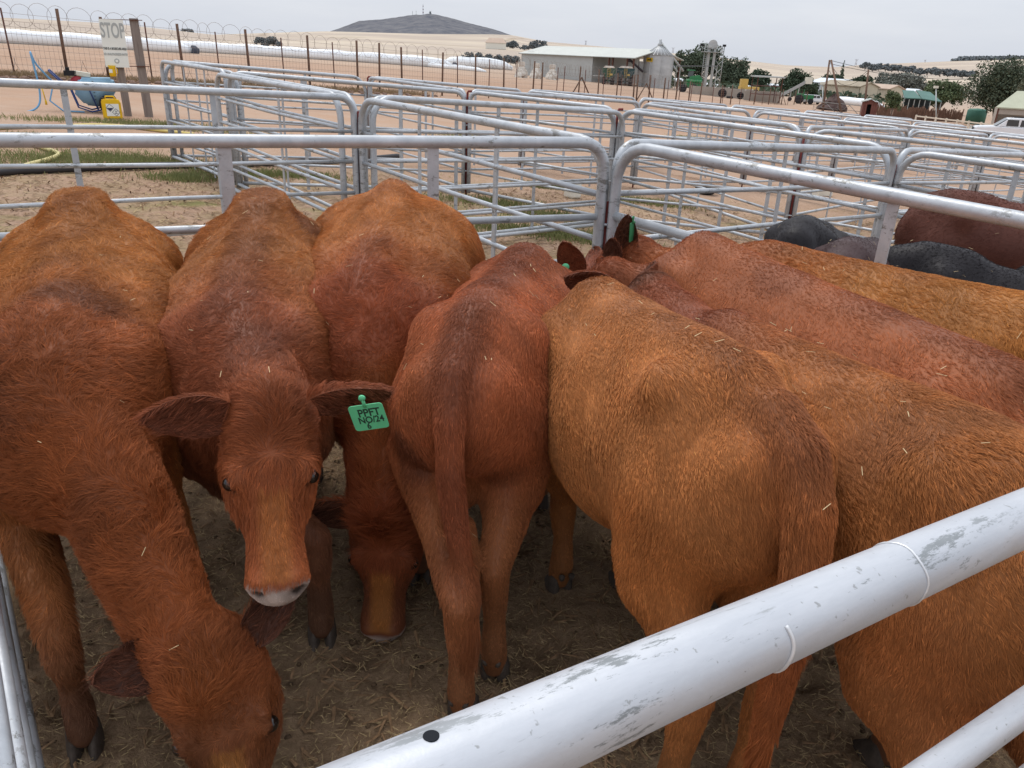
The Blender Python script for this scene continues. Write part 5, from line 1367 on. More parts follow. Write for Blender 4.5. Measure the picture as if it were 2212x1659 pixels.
MB().lathe(Vector((0, 0, H_)), [(.95, -.45), (1.0, 0), (.95, .45)], 16, axis=aw_).box(Vector((0, 0, H_-.4)), (2.0, .9, .8)).build('head_housing', SILO, tw)
MB().box(Vector((0, 0, H_-1.6)), (4.4, 2.4, .12)).build('platform', PIPEM, tw)
b = MB()
for s in (-2.1, 0, 2.1): b.tube([sd_*s-aw_+Vector((0, 0, H_-1.6)), sd_*s-aw_+Vector((0, 0, H_-.4))], .05, 4)
b.tube([-sd_*2.2-aw_+Vector((0, 0, H_-.5)), sd_*2.2-aw_+Vector((0, 0, H_-.5))], .05, 4); b.build('handrail', PIPEM, tw)
for s in (-2.3, 2.5): MB().box(sd_*s-aw_+Vector((0, 0, H_-.2)), (.7, .4, .45)).tube([sd_*s-aw_+Vector((0, 0, H_-1.5)), sd_*s-aw_+Vector((0, 0, H_-.3))], .05, 4).build('floodlight', BLK, tw)

# ---- grain carts
GRN = simple('machine_green', lin(58, 84, 70), .5, .1, .2, 1); JDG = simple('harvester_green', lin(58, 128, 82), .5, .05, .2, 1); TYRE = simple('tyre', (.025, .025, .028), .9, 0, .2, 2); RIMY = simple('rim_yellow', lin(198, 166, 92), .6, 0, .1, 2)
def wheel(par, c, r_, w_, ax, rim=RIMY):
    w = MB().lathe(c, [(r_*.5, -w_/2), (r_*.95, -w_/2), (r_, -w_*.3), (r_, w_*.3), (r_*.95, w_/2), (r_*.5, w_/2)], 18, axis=ax).build('wheel', TYRE, par)
    MB().lathe(c, [(.05, -w_*.3), (r_*.52, -w_*.42), (r_*.52, w_*.42), (.05, w_*.3)], 14, axis=ax).build('rim', rim, w); return w
for px, D_, wpx, hpx, mat, lab in ((1313, 158., 30, 33, GRN, 'green grain cart with sloping hopper on big dark wheels, nearer the barn wall'), (1349, 160., 37, 35, simple('machine_dark_green', lin(54, 76, 78), .5, .1, .2, 1), 'darker green grain cart beside the silo with a ladder on its front')):
    p = place(px, D_); sd_, aw_ = side(p); W_ = mm(wpx, D_); H_ = mm(hpx, D_)
    e = empty('grain_cart', p, lab, 'grain cart', 'green grain carts'); M_ = lambda a, b_, z: sd_*a+aw_*b_+Vector((0, 0, z))
    pl_ = [(-W_/2, H_), (W_/2, H_), (W_/2, H_*.72), (W_*.22, H_*.42), (-W_*.22, H_*.42), (-W_/2, H_*.72)]
    MB().prism([M_(a, -1.2, z) for a, z in pl_], M_(0, -1.2, 0), M_(0, 2.2, 0)).build('hopper', mat, e)
    MB().prism([M_(-W_*.42, -1.3, H_+.02), M_(W_*.42, -1.3, H_+.02), M_(W_*.3, -1.3, H_+.35), M_(-W_*.3, -1.3, H_+.35)], M_(0, -1.3, 0), M_(0, 2.2, 0)).build('tarp_cover', TARP, e)
    for s in (-1, 1): wheel(e, M_(s*W_*.30, -.3, H_*.24), H_*.26, .75, sd_)
    MB().bar(M_(-W_*.3, -.3, H_*.26), M_(W_*.3, -.3, H_*.26), .3).bar(M_(0, -.6, H_*.4), M_(0, -1.6, H_*.15), .22).build('axle_frame', mat, e)
    b = MB()
    for k in range(6): b.bar(M_(-.25, -1.34, H_*.5+k*.3), M_(.25, -1.34, H_*.5+k*.3), .05)
    b.bar(M_(-.25, -1.34, H_*.45), M_(-.25, -1.34, H_*.98), .05).bar(M_(.25, -1.34, H_*.45), M_(.25, -1.34, H_*.98), .05); b.build('ladder', RIMY, e)
    MB().box(M_(W_*.18, -1.3, H_*.62), (.5, .08, .35)).build('reflector_plate', RIMY, e)
# ---- green harvester under an open lean-to
D_ = 150.; p = place(1492, D_); sd_, aw_ = side(p); M_ = lambda a, b_, z: sd_*a+aw_*b_+Vector((0, 0, z))
e = empty('harvester', p, 'bright green harvester parked under a small open roof', 'harvester')
MB().prism([M_(-.6, -1, 1.0), M_(1.8, -1, 1.0), M_(1.9, -1, 2.6), M_(1.3, -1, 3.2), M_(-.4, -1, 3.0), M_(-1.1, -1, 1.6)], M_(0, -1, 0), M_(0, 1.6, 0)).build('body', JDG, e)
MB().prism([M_(-1.0, -.8, 2.9), M_(.1, -.8, 2.9), M_(.1, -.8, 4.0), M_(-.8, -.8, 4.0)], M_(0, -.8, 0), M_(0, .9, 0)).build('cab', simple('cab_glass', lin(90, 98, 100), .2, .1, .1, 1), e); MB().box(M_(-.4, 0, 4.05), (1.3, 1.9, .14)).build('cab_roof', JDG, e)
MB().tube([M_(-1.2, -1.1, 2.2), M_(1.8, -1.3, 2.1)], .28, 8).build('unloading_auger', JDG, e)
for a, r_ in ((-1.6, .75), (.4, .8), (1.5, .55)): wheel(e, M_(a, -1.2, r_), r_, .6, aw_)
e = empty('lean_to', place(1498, 156), 'flat open roof on thin posts over the green harvester', 'shelter')
MB().box((0, 0, 4.9), (7.8, 5, .15), rz=-.3, ry=-.04).build('roof', simple('roof_dark', lin(120, 120, 122), .6, .2, .2, 1), e)
for x in (-3.4, 3.4):
    for y in (-2, 2): MB().bar((x, y-x*.3, 0), (x, y-x*.3, 4.9), .14).build('post', GALV, e)
# ---- bunkers, tyres, tank stand, loader
CONC = simple('concrete', lin(160, 152, 142), .9, 0, .15, .6)
for px, D_, w, h, lab in ((1530, 142, 3.6*2, 1.5, 'low concrete bunker wall left of the loose tyres'), (1582, 138, 3.4*2, 1.6, 'second concrete bunker with tyres leaning on it'), (1645, 132, 3*2, 1.7, 'third concrete bunker below the tank stand')):
    p = place(px, D_); e = empty('feed_bunker', p, lab, 'bunker', 'concrete bunkers in the yard', rz=-.25)
    for (c, d) in (((0, 0, h/2-.2), (w, .25, h+.4)), ((-w/2+.12, 1.6, h/2-.2), (.25, 3, h+.4)), ((w/2-.12, 1.6, h/2-.2), (.25, 3, h+.4))): MB().box(c, d).build('wall_slab', CONC, e)
for i, (px, lab) in enumerate(((1559, 'tractor tyre leaning on the middle bunker'), (1598, 'dark tyre at the right end of the middle bunker'), (1576, 'tyre lying on the middle bunker wall'))):
    p = place(px, 135); sd_, aw_ = side(p); ax = aw_ if i < 2 else Vector((0, 0, 1)); r_ = .75 if i == 0 else .6
    o_ = MB().lathe(Vector((0, 0, r_ if i < 2 else .18)), [(r_*.5, -.15), (r_*.9, -.2), (r_, 0), (r_*.9, .2), (r_*.5, .15), (r_*.5, -.15)], 18, axis=ax).build('tyre', TYRE, None, p); tag(o_, lab, 'tyre', 'loose tyres in the yard')
p = place(1650, 128); e = empty('tank_stand', p, 'tubular stand with a flat pale roof right of the bunkers', 'stand')
MB().box((0, 0, 4.0), (4.6, 4, .2)).build('roof', GALV, e)
for x in (-2, 2):
    for y in (-1.6, 1.6): MB().bar((x, y, 0), (x, y, 4), .12).build('post', RUST, e)
for z in (1.3, 2.6): MB().box((0, 0, z), (4.1, 3.3, .08)).build('shelf', RUST, e)
p = place(1615, 165); e = empty('yellow_loader', p, 'faded yellow loader machine far back by the trees', 'loader'); MB().box((0, 0, 1.3), (4, 2, .9)).build('body', RIMY, e); MB().box((-1.2, 0, 2.5), (1.4, 1.6, 1.5)).build('cab', RIMY, e)
for x in (-1.3, 1.3): wheel(e, Vector((x, -1.1, .65)), .65, .5, (0, 1, 0))
# ---- conveyor
p = place(1705, 150); sd_, aw_ = side(p); M_ = lambda a, b_, z: sd_*a+aw_*b_+Vector((0, 0, z)); e = empty('loading_conveyor', p, 'tilted pale loading conveyor rising to the right on two legs', 'conveyor')
W_ = mm(64, 150); MB().bar(M_(-W_/2, 0, .2), M_(W_/2, 0, mm(43, 150)), .55).build('belt_housing', PIPEM, e); MB().box(M_(W_/2, 0, mm(43, 150)), (1.2, .9, 1.2)).build('head_box', CRM, e)
for a, h in ((0, .52), (.24, .70)): MB().bar(M_(W_*a, 0, -.2), M_(W_*a, 0, mm(43, 150)*(a+.5)), .16).build('leg', PIPEM, e); wheel(e, M_(W_*a, -.4, .4), .4, .25, aw_)
# ---- tractor and far pickup
D_ = 140.; p = place(1736, D_); sd_, aw_ = side(p); M_ = lambda a, b_, z: sd_*a+aw_*b_+Vector((0, 0, z)); e = empty('green_tractor', p, 'small green tractor with yellow rims beyond the wire fence', 'tractor')
wheel(e, M_(-.9, -.6, .8), .8, .5, aw_); wheel(e, M_(1.1, -.6, .5), .5, .35, aw_); wheel(e, M_(-.9, .9, .8), .8, .5, aw_)
MB().box(M_(.5, 0, 1.2), (2.0, .8, .8), rz=math.atan2(sd_.y, sd_.x)).build('bonnet', JDG, e); MB().box(M_(-.8, 0, 1.5), (1.2, 1, .5), rz=math.atan2(sd_.y, sd_.x)).build('seat', JDG, e)
for a in (-1.4, -.3): MB().bar(M_(a, 0, 1.4), M_(a, 0, 2.5), .08).build('roll_bar', JDG, e)
def vehicle(p, rz, L_, W_, lab, name='parked_pickup', canopy=True, s=1.0):
    e = empty(name, p, lab, 'pickup', rz=rz)
    WP = WHITEP; 
    lowp = [(-L_/2, .42), (L_/2, .42), (L_/2, .78), (L_/2-.1, .98), (L_*.20, 1.08), (-L_/2, 1.08)]
    me = MB().prism([(x, -W_/2, z) for x, z in lowp], (0, 0, 0), (0, W_, 0)).mesh('body'); bm = bmesh.new(); bm.from_mesh(me); bmesh.ops.bevel(bm, geom=bm.edges[:], offset=.06, segments=2, affect='EDGES'); bm.to_mesh(me); bm.free(); link('body', me, e, mat=WP)
    cabp = [(-L_/2+.06, 1.06), (L_*.22, 1.06), (L_*.08, 1.66), (-L_/2+.16, 1.70)]
    me = MB().prism([(x, -W_/2+.12, z) for x, z in cabp], (0, 0, 0), (0, W_-.24, 0)).mesh('cab'); bm = bmesh.new(); bm.from_mesh(me); bmesh.ops.bevel(bm, geom=bm.edges[:], offset=.05, segments=2, affect='EDGES'); bm.to_mesh(me); bm.free(); link('cab', me, e, mat=WP)
    for sy in (-1, 1):
        y = sy*(W_/2-.115)
        for x0, x1 in ((-L_/2+.25, -L_*.30), (-L_*.27, -L_*.08), (-L_*.06, L_*.10)):
            MB().prism([(x0, y, 1.14), (x1, y, 1.14), (x1-.03, y, 1.58), (x0+.04, y, 1.58)], (0, 0, 0), (0, sy*.012, 0)).build('side_window', CARGL, e)
        for x in (-L_*.31, L_*.31):
            wheel(e, Vector((x, sy*(W_/2-.12), .36)), .36, .24, (0, 1, 0), rim=GALV)
    n1 = Vector((.60, 0, .14*L_)); 
    MB().prism([(L_*.225, -W_/2+.22, 1.12), (L_*.225, W_/2-.22, 1.12), (L_*.095, W_/2-.26, 1.62), (L_*.095, -W_/2+.26, 1.62)], (0, 0, 0), (.02, 0, .01)).build('windscreen', CARGL, e)
    for sy in (-1, 1):
        MB().box((L_/2-.02, sy*(W_/2-.25), .82), (.08, .34, .18)).build('headlight', HEADL, e); MB().box((L_*.17, sy*(W_/2+.06), 1.18), (.1, .16, .14)).build('mirror', WHITEP, e)
    MB().box((L_/2+.005, 0, .82), (.05, .85, .16)).build('grille', BLK, e); MB().box((L_/2+.02, 0, .55), (.12, W_-.1, .22)).build('bumper', WHITEP, e)
    b = MB()
    for z in (.75, .95): b.tube([(L_/2+.16, -.55, z), (L_/2+.16, .55, z)], .025, 6)
    for y in (-.5, .5): b.tube([(L_/2+.16, y, .5), (L_/2+.16, y, .98)], .03, 6)
    b.build('bull_bar', GALV, e)
    for sy in (-1, 1): MB().tube([(-L_/2+.3, sy*(W_/2-.25), 1.76), (L_*.02, sy*(W_/2-.25), 1.74)], .025, 6).build('roof_bar', BLK, e)
    return e
WHITEP = simple('white_car_paint', lin(228, 230, 232), .25, 0, .03, 2, spec=.5); CARGL = simple('car_glass', (.05, .06, .065), .08, 0, .1, 2, spec=.6); HEADL = simple('headlight_glass', (.6, .62, .65), .1, .1, .1, 5, spec=.6)
p = place(2176, 57); vehicle(p, rad(158)-math.atan2(p.x, p.y)*.0, 4.9, 1.82, 'white double cab pickup with canopy parked behind the right hand pens')
p = place(1758, 142); vehicle(p, rad(20), 4.6, 1.8, 'tiny white pickup parked behind the green tractor')
# ---- wooden hut
D_ = 92.; p = place(1874, D_); hutw = mm(44, D_); hh = mm(34, D_); e = empty('wooden_hut', p, 'narrow red-brown wooden hut with open dark doorway and pale roof', 'hut', rz=rad(-18))
HUTW = simple('hut_boards', lin(116, 76, 68), .85, 0, .3, 2)
fw_ = hutw*.66; dp = hutw*.75
n = 7
for i in range(n):
    x = -fw_/2+fw_*(i+.5)/n
    if 2 <= i <= 3: MB().box((x, 0, hh*.93), (fw_/n-.02, .06, hh*.12)).build('board', HUTW, e); continue
    MB().box((x, 0, hh/2), (fw_/n-.02, .06, hh)).build('board', HUTW, e)
MB().box((fw_/2, dp/2, hh/2), (.06, dp, hh)).build('side_wall', HUTW, e); MB().box((-fw_/2, dp/2, hh/2), (.06, dp, hh)).build('side_wall', HUTW, e); MB().box((0, dp, hh/2), (fw_, .06, hh)).build('back_wall', HUTW, e)
MB().box((-fw_*.07, dp*.5, hh*.45), (fw_*.26, .06, hh*.86)).build('doorway_shade_sheet', BLK, e)  # black sheet inside the open doorway paints its shade
MB().prism([(-fw_/2-.15, -.25, hh-.02), (0, -.25, hh+.32), (fw_/2+.2, -.25, hh-.1), (fw_/2+.2, -.25, hh-.02), (0, -.25, hh+.40), (-fw_/2-.15, -.25, hh+.06)], (0, 0, 0), (0, dp+.5, 0)).build('roof', simple('hut_roof', lin(168, 172, 166), .7, .1, .1, 1), e)
MB().prism([(-fw_/2, -.02, hh), (fw_/2, -.02, hh-.06), (0, -.02, hh+.3)], (0, 0, 0), (0, .05, 0)).build('gable_board', HUTW, e)
# ---- far sheds
def shed(px, D_, wpx, ye, yr, lab, wallm, roofm, rz, dp=10, door=None, depthpx=None):
    p = place(px, D_); W_ = mm(wpx, D_)
    def zz(y): d = ray(px, y); return EYE+d[2]*(Vector((p.x, p.y, 0)).length)/math.hypot(d[0], d[1])-p.z
    he = zz(ye); hr = zz(yr)
    e = empty('farm_shed', p, lab, 'shed', 'sheds of the far farmstead', rz=rz)
    MB().prism([(-W_/2, 0, -.5), (W_/2, 0, -.5), (W_/2, 0, he), (0, 0, hr), (-W_/2, 0, he)], (0, 0, 0), (0, .2, 0)).build('gable_wall', wallm, e)
    MB().box((W_/2-.1, dp/2, he/2-.25), (.2, dp, he+.5)).build('side_wall', wallm, e); MB().box((-W_/2+.1, dp/2, he/2-.25), (.2, dp, he+.5)).build('side_wall', wallm, e)
    MB().prism([(-W_/2-.3, -.3, he-.1), (0, -.3, hr), (0, -.3, hr+.2), (-W_/2-.3, -.3, he+.1)], (0, 0, 0), (0, dp+.6, 0)).build('roof_slope', roofm, e)
    MB().prism([(W_/2+.3, -.3, he-.1), (W_/2+.3, -.3, he+.1), (0, -.3, hr+.2), (0, -.3, hr)], (0, 0, 0), (0, dp+.6, 0)).build('roof_slope', roofm, e)
    for k in range(3): MB().box((W_/2+.01, dp*(.2+.28*k), he*.55), (.06, dp*.14, he*.25)).build('window', BLK, e)
    return e
CREAM = simple('cream_wall', lin(196, 186, 164), .85, 0, .15, .3); RSTR = simple('brown_roof', lin(160, 148, 128), .8, 0, .2, .3); WHR = corr('white_wall', lin(214, 220, 224), .6); PINKR = simple('pinkish_roof', lin(186, 164, 146), .8, 0, .1, .3)
shed(1826, 200., 56, 182, 173, 'white steel shed furthest left in the distant farmstead', WHR, WHR, rad(8), 14)
shed(1872, 190., 46, 188, 179, 'cream gable shed with brown stained roof in the distant farmstead', CREAM, RSTR, rad(14), 16)
shed(1932, 200., 36, 193, 185, 'low cream house with pinkish roof in the distant farmstead', CREAM, PINKR, rad(14), 14)
shed(1980, 210., 18, 198, 194, 'small white outbuilding beside the green tree', WHR, WHR, rad(10), 5)
# ---- green canopy
D_ = 120.; p = place(1985, D_); W_ = mm(76, D_); e = empty('green_canopy', p, 'open lean-to with dark green sheet roof behind the stick fence', 'canopy', rz=rad(-8)); GR = simple('green_roof', lin(84, 118, 108), .6, .1, .15, .5)
hc_ = 2.7
MB().prism([(-W_/2, 0, hc_), (-W_*.05, 0, hc_), (-W_*.1, 3.5, hc_+1.0), (-W_*.42, 3.5, hc_+1.0)], (0, 0, 0), (0, 0, .12)).build('roof_left', GR, e); MB().prism([(-W_*.04, 0, hc_), (W_/2, 0, hc_-.3), (W_*.38, 4, hc_+.9), (-W_*.02, 4, hc_+1.1)], (0, 0, 0), (0, 0, .12)).build('roof_right', GR, e)
for k in range(8): MB().bar((-W_/2+W_*k/7, .15, -.3), (-W_/2+W_*k/7, .15, hc_-.1), .1).build('post', GALV, e)
MB().box((W_*.1, 4.2, 1.2), (W_*.7, .2, 2.8)).build('back_screen', simple('shade_cloth', lin(52, 60, 62), .9, 0, .2, 1), e)
# ---- green tank, open shed at right
p = place(2104, 112); o_ = empty('water_tank', p, 'round green water tank under the big gum tree', 'tank'); MB().lathe((0, 0, 0), [(1.3, -.2), (1.3, 1.9), (1.1, 2.1), (.01, 2.2)], 20).build('tank_wall', simple('tank_green', lin(62, 108, 92), .6, 0, .1, 1), o_)
p = place(2215, 80); e = empty('open_shed', p, 'open fronted shed with pale green roof at the right edge', 'shed', rz=rad(-25)); PG = simple('pale_green_roof', lin(176, 178, 156), .7, .1, .1, .6)
MB().prism([(-3.4, -.5, 2.6), (3.4, -.5, 2.6), (2.4, 2.6, 4.2), (-1.6, 2.6, 4.2)], (0, 0, 0), (0, 0, .12)).build('roof', PG, e); MB().box((-3.1, 1.4, 1.3), (.15, 3.2, 2.6)).build('side_wall', CONC, e); MB().box((0, 3, 1.3), (6.2, .15, 2.8)).build('back_wall', CONC, e); MB().box((-1.2, -.3, 2.3), (4, .1, .5)).build('fascia', CONC, e)
for x in (-3.1, 0, 3.1): MB().bar((x, -.3, 0), (x, -.3, 2.6), .14).build('post', RUST, e)
# ---- white plank fence
WPF = simple('white_fence_paint', lin(214, 204, 186), .7, 0, .12, 2)
a_ = place(1974, 78); c_ = place(2140, 66); e = empty('plank_fence', a_, 'white painted two rail plank fence behind the pickup', 'fence'); n = 7
for i in range(n+1):
    q_ = a_+(c_-a_)*(i/n); q_.z = float(gz(q_.x, q_.y)); MB().box(q_-a_+Vector((0, 0, .5)), (.12, .12, 1.2)).build('post', WPF, e)
for z in (.55, .98):
    for i in range(n):
        q0_ = a_+(c_-a_)*(i/n); q1_ = a_+(c_-a_)*((i+1)/n); q0_.z = float(gz(q0_.x, q0_.y)); q1_.z = float(gz(q1_.x, q1_.y)); MB().bar(q0_-a_+Vector((0, 0, z)), q1_-a_+Vector((0, 0, z)), .05, .12).build('plank', WPF, e)
# ---- stick fence behind hut, farm gates
a_ = place(1893, 104); c_ = place(2075, 116); e = empty('stick_fence', a_, 'brown fence of upright sticks right of the wooden hut', 'fence'); b = MB(); q = np.random.default_rng(2); n = 230
for i in range(n):
    q_ = a_+(c_-a_)*(i/n); q_.z = float(gz(q_.x, q_.y)); h = 1.5+q.normal()*.15; b.bar(q_-a_+Vector((0, 0, -.1)), q_-a_+Vector((q.normal()*.08, 0, h)), .09)
tag(b.build('stick', simple('stick_brown', lin(120, 92, 76), .9, 0, .35, 1), e), kind='stuff')
for k in range(9):
    q_ = a_+(c_-a_)*(k/8); q_.z = float(gz(q_.x, q_.y)); MB().tube([q_-a_, q_-a_+Vector((0, 0, 1.9))], .08, 6).build('post', POSTW, e)
for i, (x0, x1, lab) in enumerate(((1755, 1806, 'left leaf of the farm gates by the dark heap'), (1808, 1855, 'right leaf of the farm gates, ending at the wooden hut'))):
    a_ = place(x0, 98); c_ = place(x1, 95); e = empty('farm_gate', a_, lab, 'gate', 'pair of farm gates'); d_ = c_-a_; z = Vector((0, 0, 1)); hg = 1.35
    MB().tube([z*.15, z*hg, d_+z*hg, d_+z*.15], .045, 6, closed=True).build('frame', OLD, e); MB().tube([z*.2, d_*.5+z*hg*.95, d_+z*.2], .035, 6).build('brace', OLD, e); MB().tube([z*.7, d_+z*.7], .03, 5).build('cross_rail', OLD, e)
# ---- dark heap and scrub behind gates
p = place(1797, 118); V = []; F = []; q = np.random.default_rng(5); n = 18
for j in range(6):
    for k in range(n):
        a = 6.283*k/n; rr = (1-(j/5)**1.6)*2.3*(1+.12*q.normal()); V.append((math.cos(a)*rr, math.sin(a)*rr, 2.3*j/5*(1+.05*q.normal())))
for j in range(5):
    for k in range(n): F.append((j*n+k, j*n+(k+1) % n, (j+1)*n+(k+1) % n, (j+1)*n+k))
o_ = link('dark_heap', mesh_np('dark_heap', V, F), None, p, simple('manure', lin(84, 68, 64), .95, 0, .35, 2)); tag(o_, 'pointed dark manure heap behind the farm gates', 'heap')
# ---- power poles and wires
def pole(pts, lab, cat='power pole', stay=None):
    e = empty('power_pole', pts[0], lab, cat, 'power poles')
    MB().tube([Vector(pts[0])-Vector(pts[0])-Vector((0, 0, .5)), Vector(pts[1])-Vector(pts[0])], .17, 8, r2=.11).build('mast', POSTW, e)
    return e
def up_at(p, px, y):
    d = ray(px, y); k = Vector((p.x, p.y, 0)).length/math.hypot(d[0], d[1]); return EYE+d[2]*k
pa = place(1777, 100); za = up_at(pa, 1792, 129); ta = Vector(atd(1792, 130, 100)); ea = pole((pa, ta), 'left leaning leg of the tall A-shaped power pole'); 
pb = place(1822, 96); eb = pole((pb, ta+Vector((.15, -.2, 0))), 'right leaning stay pole of the tall A-shaped power pole')
pc_ = place(1866, 100); tcx = Vector(atd(1876, 151, 100)); ec = pole((pc_, tcx), 'single tilted power pole above the white silage bag')
pd_ = place(2022, 100); td = Vector(atd(2022, 188, 100)); 
e = empty('yard_lamp', pd_, 'thin grey lamp pole beside the green canopy', 'lamp pole'); MB().tube([Vector((0, 0, 0)), td-pd_], .08, 6).build('mast', GALV, e); MB().box(td-pd_, (.5, .4, .3)).build('lamp_head', CRM, e)
pe = place(1777, 120); te = Vector(atd(1777, 180, 120)); e = empty('yard_lamp', pe, 'short lamp pole with round head left of the A-shaped pole', 'lamp pole'); MB().tube([Vector((0, 0, 0)), te-pe], .09, 6).build('mast', GALV, e); MB().box(te-pe, (.6, .4, .4)).build('lamp_head', CRM, e)
W0 = [ta, ta+Vector((0, 0, -.4))]; W1 = [Vector(atd(2120, 171, 150)), Vector(atd(2120, 168, 150))]
e = empty('power_line', ta, 'pair of overhead wires sagging from the A-shaped pole towards the gum tree', 'power line')
for a_, c_ in zip(W0, W1):
    MB().tube([a_-ta+(c_-a_)*(i/12)-Vector((0, 0, 2.2*4*(i/12)*(1-i/12)*.4)) for i in range(13)], .028, 4).build('wire', BLK, e)
for a_, c_ in ((ta, tcx), (ta-Vector((0, 0, 1)), tcx-Vector((0, 0, .3)))): MB().tube([a_-ta+(c_-a_)*(i/8)-Vector((0, 0, 1.8*4*(i/8)*(1-i/8))) for i in range(9)], .025, 4).build('wire', BLK, e)
# ---- masts on the hill, pylons
p0 = Vector(atd(914, 32, 2500)); e = empty('radio_mast', p0, 'red and white banded radio mast on top of the scrub hill', 'mast'); hM = mm(21, 2500)
for k in range(7): MB().box((0, 0, hM*(k+.5)/7), (3.2*(1-k*.08), 3.2*(1-k*.08), hM/7)).build('band', flat('mast_white', lin(226, 228, 232)) if k % 2 == 0 else flat('mast_red', lin(120, 96, 104)), e)
for px, h in ((891, 8), (899, 9)):
    p0 = Vector(atd(px, 33, 2500)); o_ = MB().bar((0, 0, -2), (0, 0, mm(h, 2500)), 1.0).bar((-1.5, 0, mm(h, 2500)*.8), (1.5, 0, mm(h, 2500)*.8), .6).build('thin_mast', GALV, None, p0); tag(o_, 'thin grey aerial on the hilltop %s of the banded mast' % ('furthest left' if px < 895 else 'just left'), 'mast')
for i, (px, y, h) in enumerate(((1848, 142, 13), (1997, 138, 8), (1453, 116, 12), (1265, 98, 9))):
    D_ = 2200; p0 = Vector(atd(px, y, D_)); H_ = mm(h, D_); b = MB(); w = H_*.16
    for s in (-1, 1): b.bar((s*w, 0, 0), (s*w*.25, 0, H_), 1.1); b.bar((s*w, 0, 0), (-s*w*.5, 0, H_*.5), .7)
    b.bar((-H_*.3, 0, H_*.97), (H_*.3, 0, H_*.97), 1.0); b.bar((-H_*.22, 0, H_*.8), (H_*.22, 0, H_*.8), .9)
    o_ = b.build('pylon', simple('pylon_grey', lin(190, 192, 198), .6, 0, .1, 1), None, p0); tag(o_, ['far pylon behind the A-shaped pole', 'far pylon at the right above the tree line', 'far pylon above the trees right of the elevator', 'tiny pylon on the ridge above the barn'][i], 'pylon', 'distant pylons')
# ---- trees
T = tree
T(1512, 215, 110, 93, 190, 'large grey-green gum tree right behind the silo', GREYG, 14, 5200, trunk=.12)
T(1462, 225, 44, 108, 188, 'gum tree partly hidden by the silo roof', GREYG, 8, 2200, trunk=.12)
T(1578, 205, 70, 124, 192, 'gum tree right of the elevator tower', GREYG, 10, 3000, trunk=.12)
T(1632, 200, 60, 148, 194, 'dark low tree beyond the yellow loader', DARKG, 8, 2200, trunk=.1)
T(1713, 190, 70, 147, 205, 'dark green round tree behind the conveyor', DARKG, 9, 3000, trunk=.1)
T(1740, 170, 46, 172, 210, 'small dark tree right of the conveyor', DARKG, 7, 1800, trunk=.1)
T(1795, 215, 64, 160, 200, 'dark broad tree behind the white shed', DARKG, 8, 2400, trunk=.1)
T(1809, 210, 15, 133, 190, 'slim pointed pine above the white shed', DARKG, 6, 1200, kind='cone', trunk=.2, name='pine_tree')
T(1855, 230, 60, 163, 195, 'dark green palm-like crown behind the cream shed', DARKG, 8, 1800, trunk=.1)
T(1940, 225, 120, 156, 205, 'wide pale gum tree behind the cream houses', ('leaf_pale', (.11, .12, .10), (.17, .175, .15)), 13, 4200, trunk=.12)
T(2025, 150, 95, 171, 225, 'bright green tree beside the green canopy', MIDG, 11, 4200, trunk=.12)
T(1922, 88, 36, 198, 250, 'young thin tree between the hut and stick fence', MIDG, 7, 1300, trunk=.3)
T(2142, 105, 145, 124, 250, 'huge gum tree at the right above the green tank', GREYG, 20, 11000, trunk=.16)
T(2215, 92, 90, 140, 240, 'leafy gum tree cut off by the right edge', ('leaf_olive', (.075, .085, .055), (.125, .13, .085)), 12, 4500, trunk=.25)
T(406, depth_for(406, 77), 26, 62, 78, 'lone dark shrub on the left ridge', HAZEG, 5, 500, trunk=.02)
T(565, depth_for(565, 103), 32, 80, 104, 'left one of the two roadside trees beyond the bags', HAZEG, 7, 1100, trunk=.1)
T(592, depth_for(592, 105), 36, 79, 106, 'right one of the two roadside trees beyond the bags', HAZEG, 7, 1300, trunk=.1)
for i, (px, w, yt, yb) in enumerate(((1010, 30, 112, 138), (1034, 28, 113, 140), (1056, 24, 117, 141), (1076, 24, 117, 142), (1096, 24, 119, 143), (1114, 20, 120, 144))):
    T(px, depth_for(px, yb), w, yt, yb, ['leftmost', 'second from left', 'third from left', 'fourth from left', 'fifth from left', 'rightmost'][i]+' tree of the row left of the barn', HAZEG, 7, 900, group='row of trees left of the barn', trunk=.15)
for i, (px, w, yt, yb, D_, lab) in enumerate(((1085, 30, 85, 104, 900, 'rounded trees around a small farmhouse on the slope'), (1108, 26, 87, 105, 900, 'second farmhouse tree on the slope above the barn'), (1132, 24, 97, 108, 880, 'low bush between the two farmhouse tree clumps'), (1162, 42, 86, 108, 870, 'big round tree above the barn roof'))): T(px, depth_for(px, yb), w, yt, yb, lab, HAZEG, 7, 900, trunk=.05)
T(930, 2480, 10, 24, 33, 'small tree group on the hill summit', HAZEG, 4, 200, trunk=.3)
q = np.random.default_rng(12)
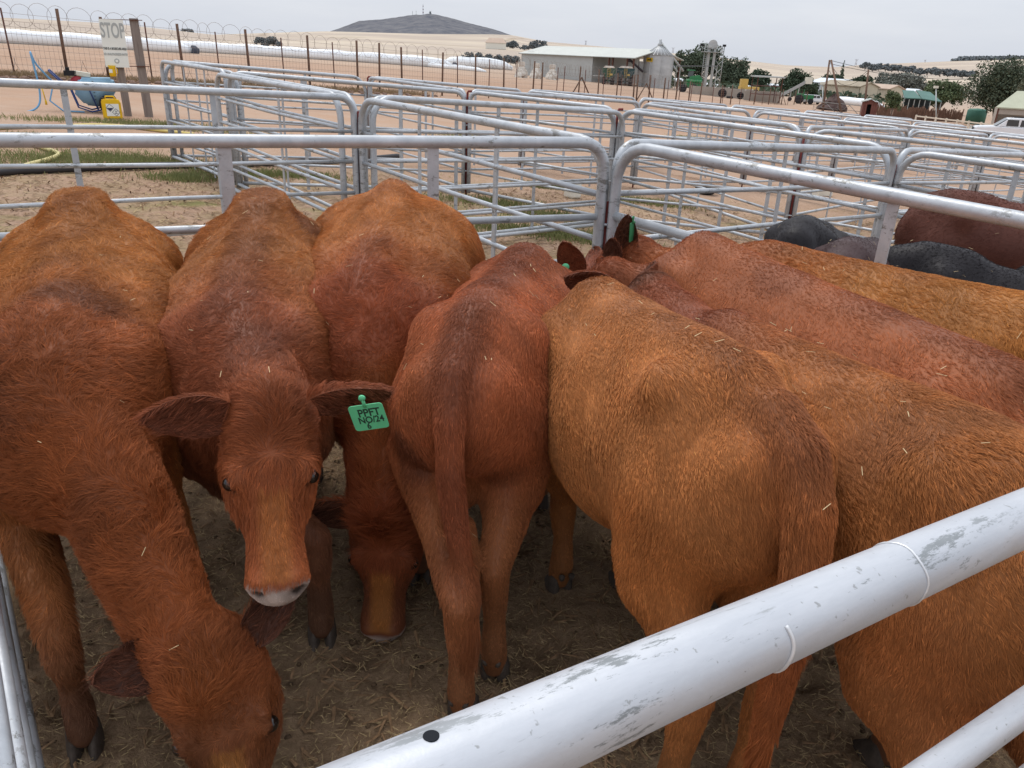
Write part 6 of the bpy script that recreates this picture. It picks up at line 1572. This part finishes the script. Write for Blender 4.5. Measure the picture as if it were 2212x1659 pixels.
for i, px in enumerate([1868, 1884, 1898, 1912, 1926, 1940, 1955, 1970, 1986, 2002, 2016, 2030, 2046, 2062, 2078, 2094]):
    yt = 133+(px-1868)*.082+q.uniform(0, 4); T(px, depth_for(px, yt+17), 26, yt, yt+17, ['first', 'second', 'third', 'fourth', 'fifth', 'sixth', 'seventh', 'eighth', 'ninth', 'tenth', 'eleventh', 'twelfth', 'thirteenth', 'fourteenth', 'fifteenth', 'sixteenth'][i]+' tree from the left in the far right windbreak', HAZEG, 5, 420, group='far right windbreak trees', trunk=.1)
# distant plantation on the ridge: one mass
V = []; F = []
for i in range(5200):
    px = q.uniform(2056, 2330); D_ = 1900+q.uniform(0, 200); yb = 137-(px-2056)*.012; y_ = yb-q.random()**.7*(13 if px > 2070 else 8)
    c = atd(px, y_, D_); s = q.uniform(2.2, 5); a = unit(q.normal(size=3)); b_ = unit(np.cross(a, q.normal(size=3))); k = len(V)
    V += [c+a*s, c+b_*s, c-a*s, c-b_*s]; F.append((k, k+1, k+2, k+3))
o_ = link('treeline', mesh_np('treeline', V, F), mat=leafmat(*HAZEG)); tag(o_, kind='stuff')
# scrubby yard edge behind bags
V = []; F = []
for i in range(3000):
    px = q.uniform(1440, 1900); D_ = q.uniform(180, 240); p = place(px, D_) if i % 10 == 0 else p+Vector((q.normal()*2, q.normal()*2, 0)); c = np.array(p)+[0, 0, q.random()*1.6]; s = q.uniform(.3, .8); a = unit(q.normal(size=3)); b_ = unit(np.cross(a, q.normal(size=3))); k = len(V)
    V += [c+a*s, c+b_*s, c-a*s, c-b_*s]; F.append((k, k+1, k+2, k+3))
o_ = link('undergrowth', mesh_np('undergrowth', V, F), mat=leafmat(*DARKG)); tag(o_, kind='stuff')
# farmhouse on slope
p = place(1071, depth_for(1071, 106)); e = empty('distant_farmhouse', p, 'tiny white farmhouse below the slope trees', 'house'); MB().box((0, 0, 2), (14, 8, 4)).build('wall', flat('limewash', lin(220, 216, 204)), e); MB().prism([(-7.5, -4.5, 4), (7.5, -4.5, 4), (5, 0, 7), (-5, 0, 7)], (0, 0, 0), (0, .1, .1)).build('roof', PINKR, e)
